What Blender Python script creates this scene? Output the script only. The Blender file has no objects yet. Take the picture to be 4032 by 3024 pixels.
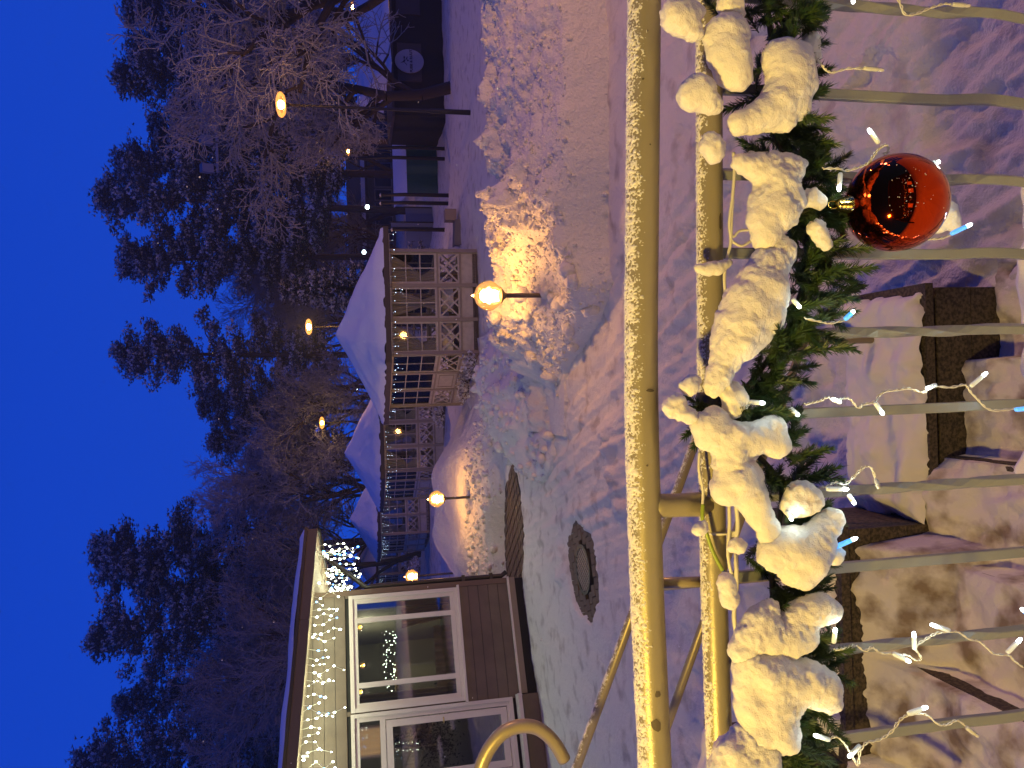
import bpy, bmesh, math, random
import numpy as np
from mathutils import Vector, Matrix

random.seed(7)
RNG = np.random.default_rng(11)
SC = bpy.context.scene
COL = SC.collection

# ------------------------------------------------------------------ camera
F_PX, W_PX, H_PX = 3000.0, 4032.0, 3024.0        # the phone was held upright: the picture lies on its side
PITCH, ROLL = math.radians(11.5), 0.03
CAM = Vector((0.0, 0.0, 3.0))
_f = Vector((0, math.cos(PITCH), -math.sin(PITCH)))
_u0 = Vector((0, math.sin(PITCH), math.cos(PITCH)))
_r0 = Vector((1, 0, 0))
_r = _r0 * math.cos(ROLL) - _u0 * math.sin(ROLL)
_u = _u0 * math.cos(ROLL) + _r0 * math.sin(ROLL)
cam_data = bpy.data.cameras.new("camera")
cam_data.sensor_fit = 'HORIZONTAL'
cam_data.sensor_width = 36.0
cam_data.lens = 36.0 * F_PX / W_PX
cam_data.clip_start = 0.02
cam_data.clip_end = 2000.0
cam = bpy.data.objects.new("camera", cam_data)
COL.objects.link(cam)
xc, yc = -_u, _r
zc = xc.cross(yc)
M = Matrix((xc, yc, zc)).transposed().to_4x4()
M.translation = CAM
cam.matrix_world = M
SC.camera = cam

# ------------------------------------------------------------------ world: blue hour
world = bpy.data.worlds.new("World")
SC.world = world
world.use_nodes = True
nt = world.node_tree
bg = nt.nodes["Background"]
tc = nt.nodes.new('ShaderNodeTexCoord')
sx = nt.nodes.new('ShaderNodeSeparateXYZ')
nt.links.new(tc.outputs['Generated'], sx.inputs[0])
ramp = nt.nodes.new('ShaderNodeValToRGB')
ramp.color_ramp.elements[0].position = 0.0
ramp.color_ramp.elements[0].color = (0.006, 0.068, 0.60, 1)
ramp.color_ramp.elements[1].position = 1.0
ramp.color_ramp.elements[1].color = (0.003, 0.014, 0.125, 1)
el_ = ramp.color_ramp.elements.new(0.36); el_.color = (0.004, 0.054, 0.55, 1)
nt.links.new(sx.outputs['Z'], ramp.inputs[0])
sky = nt.nodes.new('ShaderNodeTexSky')
sky.sky_type = 'NISHITA'
sky.sun_disc = False
sky.sun_elevation = math.radians(-2.0)
sky.sun_rotation = math.radians(180)
sky.ozone_density = 6.0
mixs = nt.nodes.new('ShaderNodeMix')
mixs.data_type = 'RGBA'
mixs.blend_type = 'ADD'
mixs.inputs[0].default_value = 0.03
nt.links.new(ramp.outputs[0], mixs.inputs[6])
nt.links.new(sky.outputs[0], mixs.inputs[7])
nt.links.new(mixs.outputs[2], bg.inputs[0])
bg.inputs[1].default_value = 1.0

SC.view_settings.view_transform = 'Standard'
SC.view_settings.look = 'None'
SC.view_settings.gamma = 1.0
SC.view_settings.exposure = 0.0
SC.view_settings.use_curve_mapping = False
SC.cycles.use_denoising = True
SC.cycles.max_bounces = 6
SC.cycles.transparent_max_bounces = 16
SC.cycles.sample_clamp_indirect = 2.0
SC.cycles.caustics_reflective = False
SC.cycles.caustics_refractive = False

# light colours and powers (watts)
SODIUM = (1.0, 0.62, 0.27)
AMBER = (1.0, 0.62, 0.26)
YELLOW = (1.0, 0.74, 0.20)
P_TALL, P_GLOBE, P_TERRACE = 680.0, 84.0, 780.0

# ------------------------------------------------------------------ pixel <-> place
def ray(x, y):
    """direction through photo pixel (x, y) of the 4032x3024 picture"""
    U, V = H_PX - y, x
    return _f + _r * ((U - H_PX / 2) / F_PX) - _u * ((V - W_PX / 2) / F_PX)
def at(x, y, Y):
    d = ray(x, y)
    return CAM + d * (Y / d.y)
def atz(x, y, z):
    d = ray(x, y)
    return CAM + d * ((z - CAM.z) / d.z)
def onplane(x, y, p, n):
    d = ray(x, y)
    return CAM + d * ((p - CAM).dot(n) / d.dot(n))

# ------------------------------------------------------------------ noise
def _hash(ix, iy, iz, seed):
    h = (ix.astype(np.int64) * 374761393 + iy.astype(np.int64) * 668265263 + iz.astype(np.int64) * 2147483647 + seed * 144269504) & 0xFFFFFFFF
    h = ((h ^ (h >> 13)) * 1274126177) & 0xFFFFFFFF
    h = ((h ^ (h >> 16)) * 2246822519) & 0xFFFFFFFF
    return ((h ^ (h >> 15)) & 0xFFFF) / 65535.0
def vnoise(x, y, z=None, seed=0):
    x = np.asarray(x, float); y = np.asarray(y, float)
    z = np.zeros_like(x) if z is None else np.asarray(z, float)
    ix, iy, iz = np.floor(x), np.floor(y), np.floor(z)
    fx, fy, fz = x - ix, y - iy, z - iz
    fx, fy, fz = [t * t * (3 - 2 * t) for t in (fx, fy, fz)]
    out = 0
    for a in (0, 1):
        for b in (0, 1):
            for c in (0, 1):
                w = (fx if a else 1 - fx) * (fy if b else 1 - fy) * (fz if c else 1 - fz)
                out = out + w * _hash(ix + a, iy + b, iz + c, seed)
    return out * 2 - 1
def fbm(x, y, z=None, oct=4, seed=0, gain=0.5):
    a, s, f = 1.0, 0, 1.0
    for i in range(oct):
        s = s + a * vnoise(np.asarray(x) * f, np.asarray(y) * f, None if z is None else np.asarray(z) * f, seed + i * 17)
        a *= gain; f *= 2.03
    return s
def sstep(a, b, x):
    t = np.clip((np.asarray(x, float) - a) / (b - a), 0, 1)
    return t * t * (3 - 2 * t)

# ------------------------------------------------------------------ materials
MATS = {}
def mat(name, col=(.8, .8, .8), rough=.6, metal=0., bump=None, vary=None, emit=None, spec=None, coat=0., sss=0.):
    """bump=(scale, strength, distance); vary=(scale, other colour, threshold low, high)"""
    m = bpy.data.materials.new(name)
    m.use_nodes = True
    n, l = m.node_tree.nodes, m.node_tree.links
    b = n['Principled BSDF']
    b.inputs['Base Color'].default_value = (*col, 1)
    b.inputs['Roughness'].default_value = rough
    b.inputs['Metallic'].default_value = metal
    if sss:
        b.inputs['Subsurface Weight'].default_value = sss; b.inputs['Subsurface Radius'].default_value = (1, .9, .8); b.inputs['Subsurface Scale'].default_value = .012
    if coat: b.inputs['Coat Weight'].default_value = coat
    if spec is not None: b.inputs['Specular IOR Level'].default_value = spec
    tcn = n.new('ShaderNodeTexCoord')
    if vary:
        tx = n.new('ShaderNodeTexNoise'); tx.inputs['Scale'].default_value = vary[0]; tx.inputs['Detail'].default_value = 6
        r = n.new('ShaderNodeValToRGB')
        r.color_ramp.elements[0].position = vary[2]; r.color_ramp.elements[1].position = vary[3]
        r.color_ramp.elements[0].color = (*vary[1], 1); r.color_ramp.elements[1].color = (*col, 1)
        l.new(tcn.outputs['Object'], tx.inputs['Vector']); l.new(tx.outputs['Fac'], r.inputs[0]); l.new(r.outputs[0], b.inputs['Base Color'])
    if bump:
        prev = None
        bs = bump if isinstance(bump, list) else [bump]
        for (sc_, st, di) in bs:
            tx = n.new('ShaderNodeTexNoise'); tx.inputs['Scale'].default_value = sc_; tx.inputs['Detail'].default_value = 5
            bp = n.new('ShaderNodeBump'); bp.inputs['Strength'].default_value = st; bp.inputs['Distance'].default_value = di
            l.new(tcn.outputs['Object'], tx.inputs['Vector']); l.new(tx.outputs['Fac'], bp.inputs['Height'])
            if prev: l.new(prev.outputs[0], bp.inputs['Normal'])
            prev = bp
        l.new(prev.outputs[0], b.inputs['Normal'])
    if emit:
        b.inputs['Emission Color'].default_value = (*emit[0], 1)
        b.inputs['Emission Strength'].default_value = emit[1]
        m.cycles.emission_sampling = 'NONE'
    MATS[name] = m
    return m
def mat_glass(name, tint=(1, 1, 1), refl=.12, rough=0.02, glow=None):
    m = bpy.data.materials.new(name); m.use_nodes = True
    n, l = m.node_tree.nodes, m.node_tree.links
    n.clear()
    o = n.new('ShaderNodeOutputMaterial'); mx = n.new('ShaderNodeMixShader')
    t = n.new('ShaderNodeBsdfTransparent'); t.inputs[0].default_value = (*tint, 1)
    g = n.new('ShaderNodeBsdfGlossy'); g.inputs['Roughness'].default_value = rough
    fr = n.new('ShaderNodeFresnel'); fr.inputs[0].default_value = 1.5
    ad = n.new('ShaderNodeMath'); ad.operation = 'ADD'; ad.inputs[1].default_value = refl; ad.use_clamp = True
    l.new(fr.outputs[0], ad.inputs[0]); l.new(ad.outputs[0], mx.inputs[0])
    l.new(t.outputs[0], mx.inputs[1]); l.new(g.outputs[0], mx.inputs[2]); l.new(mx.outputs[0], o.inputs[0])
    if glow:                                                # lamp glass scattering its own lamp
        e = n.new('ShaderNodeEmission'); e.inputs[0].default_value = (*glow[0], 1); e.inputs[1].default_value = glow[1]
        ads = n.new('ShaderNodeAddShader'); l.new(mx.outputs[0], ads.inputs[0]); l.new(e.outputs[0], ads.inputs[1]); l.new(ads.outputs[0], o.inputs[0])
        m.cycles.emission_sampling = 'NONE'
    MATS[name] = m
    return m

mat('snow', (.82, .79, .73), .75, bump=[(3.0, .5, .06), (22, .5, .02), (120, .5, .006)])
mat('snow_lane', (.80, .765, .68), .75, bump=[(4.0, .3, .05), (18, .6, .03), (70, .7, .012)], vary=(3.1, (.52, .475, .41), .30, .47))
mat('snow_rough', (.82, .79, .72), .8, bump=[(7, .8, .06), (30, .9, .025), (110, .7, .008)])
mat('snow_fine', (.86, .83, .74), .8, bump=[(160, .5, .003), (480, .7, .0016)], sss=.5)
mat('snow_stair', (.78, .74, .66), .8, bump=[(14, .5, .02), (70, .6, .006)], vary=(5.5, (.28, .215, .15), .34, .52))
mat('roof_snow', (.82, .83, .86), .8, bump=[(6, .3, .03), (60, .3, .006)])
mat('rail_paint', (.35, .31, .19), .40, .30, bump=[(60, .12, .004), (400, .25, .001)], vary=(26, (.10, .075, .05), .245, .27))
mat('bar_paint_shaded', (.28, .30, .29), .36, .5, bump=[(90, .2, .003)], vary=(30, (.09, .08, .06), .22, .25))  # railing paint darkened and greyed for the shade of rail and garland
mat('far_rail_paint', (.40, .34, .19), .38, .4, bump=[(80, .2, .003)])
mat('granite', (.115, .09, .06), .75, bump=[(90, .5, .004)], vary=(70, (.03, .024, .018), .38, .62))
mat('paver', (.17, .125, .08), .8, bump=[(30, .4, .01)], vary=(14, (.10, .074, .05), .35, .6))
mat('paver_gap', (.03, .024, .018), .9)
mat('iron', (.05, .05, .045), .5, .6, bump=(60, .3, .004))
mat('grate', (.22, .21, .20), .5, .3, bump=(60, .3, .004))
mat('siding', (.135, .098, .072), .6, bump=[(7, .1, .01), (50, .25, .003)], vary=(3, (.105, .076, .056), .35, .6))
mat('siding_trim', (.13, .082, .056), .6, bump=(30, .2, .003))
mat('plinth', (.24, .195, .155), .8, bump=(40, .4, .005))
mat('dark_gap', (.012, .010, .008), .9)
mat('fascia', (.085, .058, .042), .55, bump=(12, .15, .004))
mat('gutter', (.03, .024, .02), .4, .3)
mat('soffit', (.34, .25, .17), .6, bump=(20, .15, .003))
mat('frame_white', (.62, .55, .50), .45, bump=(40, .1, .002))
mat('brass', (.55, .40, .14), .3, 1.0)
mat('pav_paint', (.52, .46, .36), .6, bump=(30, .15, .003), vary=(8, (.42, .37, .28), .3, .6))
mat('pav_post', (.30, .25, .18), .6, bump=(30, .15, .003))
mat('pav_dark', (.06, .042, .030), .6)
mat('pav_floor', (.12, .09, .06), .7)
mat('curtain', (.55, .50, .45), .9, bump=[(25, .4, .02)])
mat('cloth', (.7, .7, .74), .9)
mat('lamp_pole', (.018, .016, .014), .6, .0)
mat('garden_pole', (.11, .085, .06), .5, .3)
mat('core_amber', (1, .7, .4), .5, emit=((1, .62, .22), 14))
mat('core_yellow', (1, .8, .4), .5, emit=((1, .80, .26), 12))
mat('core_white', (.8, 1, 1), .5, emit=((.75, .95, 1.0), 10))
mat('core_small', (1, .7, .4), .5, emit=((1, .62, .22), 6))
mat('window_lit', (.8, .6, .3), .5, emit=((1, .62, .25), .7))
mat_glass('globe_glass', (1.0, .74, .38), .06, .08, ((1, .50, .14), .22))
mat_glass('head_glass', (1.0, .74, .38), .06, .08, ((1, .42, .10), .45))
mat_glass('pane', (.86, .88, .88), .0, .03)
mat_glass('pane_house', (.80, .84, .80), .20, .03)
mat('bulb_white', (.9, .95, .9), .4, emit=((.92, 1.0, .80), 16))
mat('bulb_blue', (.3, .6, 1), .4, emit=((.10, .45, 1.0), 9))
mat('bulb_pav', (.8, .9, 1), .4, emit=((.55, .75, 1.0), 7))
mat('led_body', (.80, .85, .82), .35, emit=((.80, 1.0, .86), .10))
mat('led_body_blue', (.15, .5, .95), .35, emit=((.06, .36, 1.0), .9))
mat('led_body_off', (.62, .62, .52), .4)
mat('led_tip', (1, 1, 1), .3, emit=((.92, 1.0, .95), 14))
mat('led_tip_off', (.7, .68, .6), .2)
mat('wire', (.72, .70, .58), .45)
mat('wire_green', (.25, .34, .03), .4)
mat('wire_blue', (.06, .08, .3), .4)
mat('needle', (.018, .055, .016), .5, vary=(40, (.045, .075, .012), .35, .65))
mat('needle_stem', (.05, .045, .02), .8)
mat('bauble', (.43, .036, .005), .05, 1.0)
mat('gold', (.75, .55, .14), .18, 1.0)
mat('bark', (.050, .036, .028), .9, bump=(14, .6, .03))
mat('bark_pine', (.055, .036, .026), .9, bump=(8, .6, .04))
mat('twig_frost', (.30, .30, .33), .9)
mat('twig_far', (.22, .22, .25), .9)
mat('pine_needles', (.045, .055, .05), .8)
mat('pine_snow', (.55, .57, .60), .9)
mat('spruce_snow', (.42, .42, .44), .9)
mat('shrub', (.06, .045, .03), .9)
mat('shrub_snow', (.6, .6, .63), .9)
mat('wall_grey', (.16, .15, .14), .8, bump=(4, .3, .02))
mat('wall_dark', (.022, .018, .014), .9, bump=(20, .4, .01))
mat('tarp_teal', (.012, .075, .085), .6, bump=(6, .4, .03))
mat('panel_blue', (.16, .20, .30), .7)
mat('panel_pale', (.34, .33, .34), .8)
mat('window_dark', (.02, .022, .03), .15)
mat('sign_white', (.40, .38, .42), .6)
mat('sign_ink', (.05, .035, .06), .7)
mat('bench_wood', (.30, .24, .18), .7)
mat('bench_grey', (.17, .165, .17), .7)
mat('room_wall', (.34, .34, .27), .8)
mat('room_wood', (.20, .14, .07), .6)
mat('wreath', (.012, .025, .010), .7)
mat('flake', (.9, .9, .9), .8)
mat('flood_white', (.22, .22, .25), .5)

# ------------------------------------------------------------------ mesh building
class MB:
    def __init__(s): s.v, s.f, s.n = [], [], 0
    def add(s, v, f):
        v = np.asarray(v, float).reshape(-1, 3)
        s.v.append(v); s.f.extend([tuple(i + s.n for i in q) for q in f]); s.n += len(v)
        return s
    def box(s, a, b):
        x0, y0, z0 = a; x1, y1, z1 = b
        return s.add([(x0,y0,z0),(x1,y0,z0),(x1,y1,z0),(x0,y1,z0),(x0,y0,z1),(x1,y0,z1),(x1,y1,z1),(x0,y1,z1)],
                     [(0,3,2,1),(4,5,6,7),(0,1,5,4),(1,2,6,5),(2,3,7,6),(3,0,4,7)])
    def obox(s, c, ax, ay, az):
        """box from centre and three half-axis vectors"""
        c, ax, ay, az = [Vector(t) for t in (c, ax, ay, az)]
        p = [c + ax*i + ay*j + az*k for k in (-1, 1) for (i, j) in ((-1,-1),(1,-1),(1,1),(-1,1))]
        return s.add(p, [(0,3,2,1),(4,5,6,7),(0,1,5,4),(1,2,6,5),(2,3,7,6),(3,0,4,7)])
    def tube(s, pts, rad, n=10, caps=True):
        pts = [Vector(p) for p in pts]
        if not hasattr(rad, '__len__'): rad = [rad] * len(pts)
        rings, prev = [], None
        for i, p in enumerate(pts):
            t = (pts[min(i+1, len(pts)-1)] - pts[max(i-1, 0)]).normalized()
            if prev is None:
                a = t.orthogonal().normalized()
            else:
                a = (prev - t * prev.dot(t))
                a = a.normalized() if a.length > 1e-6 else t.orthogonal().normalized()
            prev = a; b = t.cross(a)
            for k in range(n):
                w = 2 * math.pi * k / n
                rings.append(p + (a * math.cos(w) + b * math.sin(w)) * rad[i])
        f = []
        for i in range(len(pts) - 1):
            for k in range(n):
                k2 = (k + 1) % n
                f.append((i*n+k, i*n+k2, (i+1)*n+k2, (i+1)*n+k))
        if caps:
            f.append(tuple(range(n))[::-1]); f.append(tuple((len(pts)-1)*n + k for k in range(n)))
        return s.add(rings, f)
    def lathe(s, prof, c=(0,0,0), n=24):
        v, f = [], []
        for (r, z) in prof:
            for k in range(n):
                w = 2 * math.pi * k / n
                v.append((c[0] + r * math.cos(w), c[1] + r * math.sin(w), c[2] + z))
        for i in range(len(prof) - 1):
            for k in range(n):
                k2 = (k+1) % n
                f.append((i*n+k, i*n+k2, (i+1)*n+k2, (i+1)*n+k))
        return s.add(v, f)
    def sphere(s, c, r, nu=12, nv=8):
        return s.lathe([(r*math.sin(math.pi*i/nv), -r*math.cos(math.pi*i/nv)) for i in range(nv+1)], c, nu)
    def quad(s, a, b, c, d): return s.add([a, b, c, d], [(0,1,2,3)])
    def mesh(s, name, smooth=False):
        me = bpy.data.meshes.new(name)
        me.from_pydata(np.concatenate(s.v).tolist(), [], s.f)
        if smooth: me.shade_smooth()
        me.update()
        return me

def np_mesh(name, V, Fq, smooth=True):
    """fast mesh from numpy arrays; Fq is (n,3) or (n,4)"""
    me = bpy.data.meshes.new(name)
    V = np.ascontiguousarray(V, dtype=np.float32); Fq = np.ascontiguousarray(Fq, dtype=np.int32)
    k = Fq.shape[1]
    me.vertices.add(len(V)); me.vertices.foreach_set('co', V.ravel())
    me.loops.add(Fq.size); me.loops.foreach_set('vertex_index', Fq.ravel())
    me.polygons.add(len(Fq)); me.polygons.foreach_set('loop_start', np.arange(0, Fq.size, k, dtype=np.int32))
    me.polygons.foreach_set('loop_total', np.full(len(Fq), k, dtype=np.int32))
    me.update(calc_edges=True)
    if smooth: me.shade_smooth()
    me.validate()
    return me
def grid_faces(nr, nc):
    i = np.arange(nr - 1)[:, None] * nc + np.arange(nc - 1)[None, :]
    return np.stack([i, i + 1, i + nc + 1, i + nc], -1).reshape(-1, 4)

def wloc(o):
    p = Vector((0, 0, 0))
    while o is not None:
        p = p + o.location; o = o.parent
    return p
def link(name, me, m, parent=None, loc=(0,0,0)):
    o = bpy.data.objects.new(name, me)
    COL.objects.link(o)
    if m and not me.materials: me.materials.append(MATS[m])
    o.location = loc
    if parent: o.parent = parent
    return o
def part(name, mb, m, parent, smooth=False, label=None):
    """mesh in world coordinates under a parent that has no rotation"""
    off = wloc(parent) if parent else Vector((0,0,0))
    me = mb.mesh(name, smooth) if isinstance(mb, MB) else mb
    if off.length > 0: me.transform(Matrix.Translation(-off))
    o = link(name, me, m, parent)
    if label: o['label'] = label
    return o
def lpart(name, mb, m, parent, smooth=False, label=None):
    """mesh in the parent's own coordinates"""
    me = mb.mesh(name, smooth) if isinstance(mb, MB) else mb
    o = link(name, me, m, parent)
    if label: o['label'] = label
    return o
def tag(o, label, cat, group=None, kind=None):
    o['label'] = label; o['category'] = cat
    if group: o['group'] = group
    if kind: o['kind'] = kind
    return o
def thing(name, label, cat, loc=(0,0,0), rz=0, group=None):
    o = bpy.data.objects.new(name, None)
    COL.objects.link(o); o.location = loc; o.rotation_euler = (0, 0, rz); o.empty_display_size = .1
    return tag(o, label, cat, group)
def struct(o, label=None):
    o['kind'] = 'structure'
    if label: o['label'] = label
    return o
def copy_tree(o, parent=None):
    c = o.copy(); COL.objects.link(c); c.parent = parent
    for ch in list(o.children): copy_tree(ch, c)
    return c
def pointlight(name, loc, col, power, radius, parent):
    d = bpy.data.lights.new(name, 'POINT'); d.color = col; d.energy = power; d.shadow_soft_size = radius; d.use_soft_falloff = False
    o = bpy.data.objects.new(name, d); COL.objects.link(o); o.location = loc
    if parent: o.parent = parent
    return o

UNIT = MB().box((-.5,-.5,-.5), (.5,.5,.5))
def unit_mesh(m):
    key = 'unit_' + m
    if key not in bpy.data.meshes:
        me = UNIT.mesh(key); me.materials.append(MATS[m])
    return bpy.data.meshes[key]

# ================================================================== SETTING: the ground
GARDEN1 = at(2105, 1163, 9.8)          # foot of the near globe lamp
PATH_C = None
def path_mask(x, y):
    """1 where the paving lies bare between the snow piles"""
    yc = 15.05 + (x + 1.9) * -.10
    half = 1.05 * sstep(-1.1, -2.9, x)
    m1 = sstep(.12, -.12, np.abs(y - yc) - half + .10 * fbm(x * 2.2, y * 2.2, oct=3, seed=5)) * (x > -5.2)
    return m1
MH = Vector((-2.62, 10.25, 0))
def hole_mask(x, y):
    d = np.hypot((x - MH.x) / .66, (y - MH.y) / .76)
    return sstep(1.06, .94, d + .10 * fbm(x * 5, y * 5, oct=3, seed=9))
def lane(x, y):
    # coordinate across the ploughed lane, which runs from lower right to upper left
    return x + (y - 8) * .32
def ground_h(x, y):
    h = .035 * fbm(x * .5, y * .5, oct=4, seed=1) + .014 * fbm(x * 3.1, y * 3.1, oct=4, seed=2)
    near = sstep(9, 4, y)
    h = h + near * (.020 * fbm(x * 2.2, y * 2.2, oct=4, seed=31) - .05 * sstep(.30, .6, fbm(x * 4.0, y * 2.9, oct=2, seed=33)) + .007 * fbm(x * 11, y * 11, oct=3, seed=35))
    t = lane(x, y)
    lanem = sstep(-2.8, -1.2, t) * sstep(2.6, 1.0, t) * sstep(16, 12, y)
    h = h + lanem * (.022 * vnoise(t * 11, y * .35, seed=4) + .014 * vnoise(t * 27, y * .6, seed=6) + .020 * np.abs(fbm(x * 9, y * 9, oct=3, seed=7)))
    for t0, w_ in ((-1.5, .11), (-.75, .10), (.05, .12), (.9, .10)):
        h = h - lanem * .022 * np.exp(-((t - t0 - .12 * vnoise(y * .35, y * 0, seed=14)) / w_) ** 2) * (1 + .5 * vnoise(t * 3, y * 6, seed=15))
    # berm of pushed snow across the lane and beside the drain
    h = h + .10 * np.exp(-((y - (8.55 + .35 * (x + 1.6))) / .22) ** 2) * sstep(-1.75, -1.35, x) * sstep(-.3, -.9, x) * (1 + .8 * fbm(x * 6, y * 6, oct=3, seed=21))
    h = h + .09 * np.exp(-(((y - 11.35) / .22) ** 2 + ((x + 2.75) / .45) ** 2)) * (1 + .9 * fbm(x * 6, y * 6, oct=3, seed=22))
    # the park falls away behind, to the right
    h = h - 1.05 * sstep(20, 33, y) * sstep(1.0, 9, x)
    h = h + sstep(16, 24, y) * .10 * fbm(x * .45, y * .45, oct=3, seed=8)
    cut = np.maximum(path_mask(x, y), hole_mask(x, y))
    return h * (1 - cut) - .075 * cut

rows = np.concatenate([np.linspace(-12, 2.4, 30), 2.4 * np.exp(np.arange(1, 560) * .0082)])
cols = np.concatenate([np.linspace(-1.6, -.62, 40)[:-1], np.linspace(-.62, .62, 470), np.linspace(.62, 1.6, 40)[1:]])
YY = np.repeat(rows[:, None], len(cols), 1)
XX = cols[None, :] * np.maximum(np.abs(YY), 4.0)
ZZ = ground_h(XX, YY)
gm = np_mesh('ground', np.stack([XX, YY, ZZ], -1).reshape(-1, 3), grid_faces(*XX.shape))
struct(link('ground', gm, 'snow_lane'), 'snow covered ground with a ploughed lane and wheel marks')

# bare paving: path slab and each paver
slab = MB().box((-5.4, 13.3, -.20), (-.9, 16.9, -.072))
path = struct(link('path', slab.mesh('path'), 'paver_gap'), 'bare brown paved path between the snow piles')
npv = 0
ang = math.radians(36)
for i in range(-26, 27):
    for j in range(-26, 27):
        a, b = i * .205, j * .205
        x = -3.2 + a * math.cos(ang) - b * math.sin(ang); y = 15.1 + a * math.sin(ang) + b * math.cos(ang)
        if -5.2 < x < -1.0 and 13.7 < y < 16.5 and float(path_mask(np.array(x), np.array(y))) > .35 and npv < 300:
            o = link('paver', unit_mesh('paver'), None, path, (x, y, -.052 + random.uniform(-.004, .004)))
            o.scale = (.168, .168, .05); o.rotation_euler = (random.uniform(-.015, .015), random.uniform(-.015, .015), ang)
            npv += 1
dslab = MB().lathe([(0, -.072), (.9, -.072), (.9, -.2)], (MH.x, MH.y, 0), 32)
dr = struct(link('drain_surround', dslab.mesh('drain_surround'), 'paver_gap'), 'round patch of bare pavers melted free around the drain')
ang = math.radians(20)
for i in range(-8, 9):
    for j in range(-8, 9):
        a, b = i * .16 + (j % 2) * .08, j * .16
        x = MH.x + a * math.cos(ang) - b * math.sin(ang); y = MH.y + a * math.sin(ang) + b * math.cos(ang)
        r = math.hypot(x - MH.x, y - MH.y)
        if .40 < r < .84:
            o = link('paver', unit_mesh('paver'), None, dr, (x, y, -.054 + random.uniform(-.004, .004)))
            o.scale = (.150, .150, .05); o.rotation_euler = (0, 0, ang)
dc = thing('drain_cover', 'round iron drain grating set in bare pavers beside the lane', 'drain cover', (MH.x, MH.y, -.06), math.radians(62))
lpart('frame', MB().lathe([(.30, 0), (.30, .05), (.345, .05), (.345, 0)], n=40), 'iron', dc)
for k in range(-4, 5):
    y = k * .064; w = math.sqrt(max(0, .30 ** 2 - y * y))
    if w > .05: lpart('slat', MB().box((-w, y - .015, .005), (w, y + .015, .046)), 'grate', dc)
lpart('rib', MB().box((-.012, -.29, .0), (.012, .29, .030)), 'iron', dc)

# ------------------------------------------------------------------ snow banks
def bank_mesh(name, x0, x1, y0, y1, res, hf):
    xs = np.arange(x0, x1, res); ys = np.arange(y0, y1, res)
    X, Y = np.meshgrid(xs, ys)
    Z = hf(X, Y)
    keep = (Z > -.07)
    me = np_mesh(name, np.stack([X, Y, Z], -1).reshape(-1, 3), grid_faces(*X.shape))
    return me
def lumps_mesh(name, pts, rads, seed=0):
    """many small angular snow lumps in one mesh"""
    bm = bmesh.new(); bmesh.ops.create_icosphere(bm, subdivisions=1, radius=1)
    base = np.array([v.co[:] for v in bm.verts]); fc = np.array([[v.index for v in f.verts] for f in bm.faces]); bm.free()
    rg = np.random.default_rng(seed)
    n = len(pts); nv = len(base)
    jit = 1 + rg.uniform(-.28, .28, (n, nv, 1))
    sc_ = rg.uniform(.7, 1.25, (n, 1, 3))
    V = base[None] * jit * sc_ * np.asarray(rads)[:, None, None] + np.asarray(pts)[:, None, :]
    Fq = fc[None] + (np.arange(n) * nv)[:, None, None]
    return np_mesh(name, V.reshape(-1, 3), Fq.reshape(-1, 3), smooth=True)

def bank1(x, y):
    # long ploughed ridge crossing the picture from the right, rounding off at the left
    front = 8.62 + .10 * vnoise(x * 1.1, 0 * x, seed=41) + 2.2 * sstep(1.35, .0, x) ** 1.5 + .05 * sstep(4, 9, x)
    crest = 10.75 + .15 * vnoise(x * .7, 0 * x, seed=42) + .9 * sstep(1.2, .1, x)
    back = crest + 1.7
    H = (1.02 + .09 * vnoise(x * .9, 0 * x, seed=43)) * sstep(-.35, 1.0, x)
    t = np.where(y < crest, (y - front) / np.maximum(crest - front, .2), (back - y) / (back - crest))
    p = np.clip(t, 0, 1)
    prof = np.where(y < crest, .42 * sstep(0, .10, p) + .58 * p ** .9, sstep(0, 1, p))
    h = H * prof
    m = sstep(0, .12, p)
    n = .17 * fbm(x * 1.7, y * 1.7, oct=5, seed=44, gain=.6) + .055 * np.abs(fbm(x * 5, y * 5, oct=5, seed=45, gain=.62))
    rough = sstep(-.25, .35, fbm(x * .9, y * .9, oct=2, seed=46))
    n = n * (.45 + .75 * rough) + .10 * np.abs(fbm(x * 2.6 + .8 * y, y * 2.2, oct=3, seed=47)) * rough
    low = sstep(.26, .10, p) * (y < crest) * sstep(.9, 2.2, x)
    n = n * (1 - .5 * low)
    dl = np.hypot(x - GARDEN1.x, (y - GARDEN1.y + .12) * .9)
    h = h + m * n * (1 - .55 * np.exp(-(dl / .55) ** 2)) - .30 * np.exp(-(dl / .62) ** 2)
    return np.where(t > 0, np.maximum(h, .02), -.12)
b1 = thing('snow_bank', 'long chest high snow bank ploughed up behind the railing around the globe lamp', 'snow bank', (4.0, 9.8, 0))
part('bank', bank_mesh('bank', -.8, 13.5, 8.2, 13.2, .04, bank1), 'snow_rough', b1)
pts, rads = [], []
while len(pts) < 4500:
    x = random.uniform(-.3, 8.5) if random.random() > .35 else random.uniform(-.3, 2.5); y = random.uniform(8.5, 11.3)
    z = float(bank1(np.array(x), np.array(y)))
    if z > .02 and (z > .38 or random.random() < .18 or x < 1.2):
        r = .010 + .032 * random.random() ** 3
        if x < 1.4 and random.random() < .02: r = random.uniform(.07, .13)
        pts.append((x, y, z + r * .05)); rads.append(r)
o = part('snow_chunks', lumps_mesh('snow_chunks', pts, rads, 3), 'snow_rough', b1); o['kind'] = 'stuff'

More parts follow.
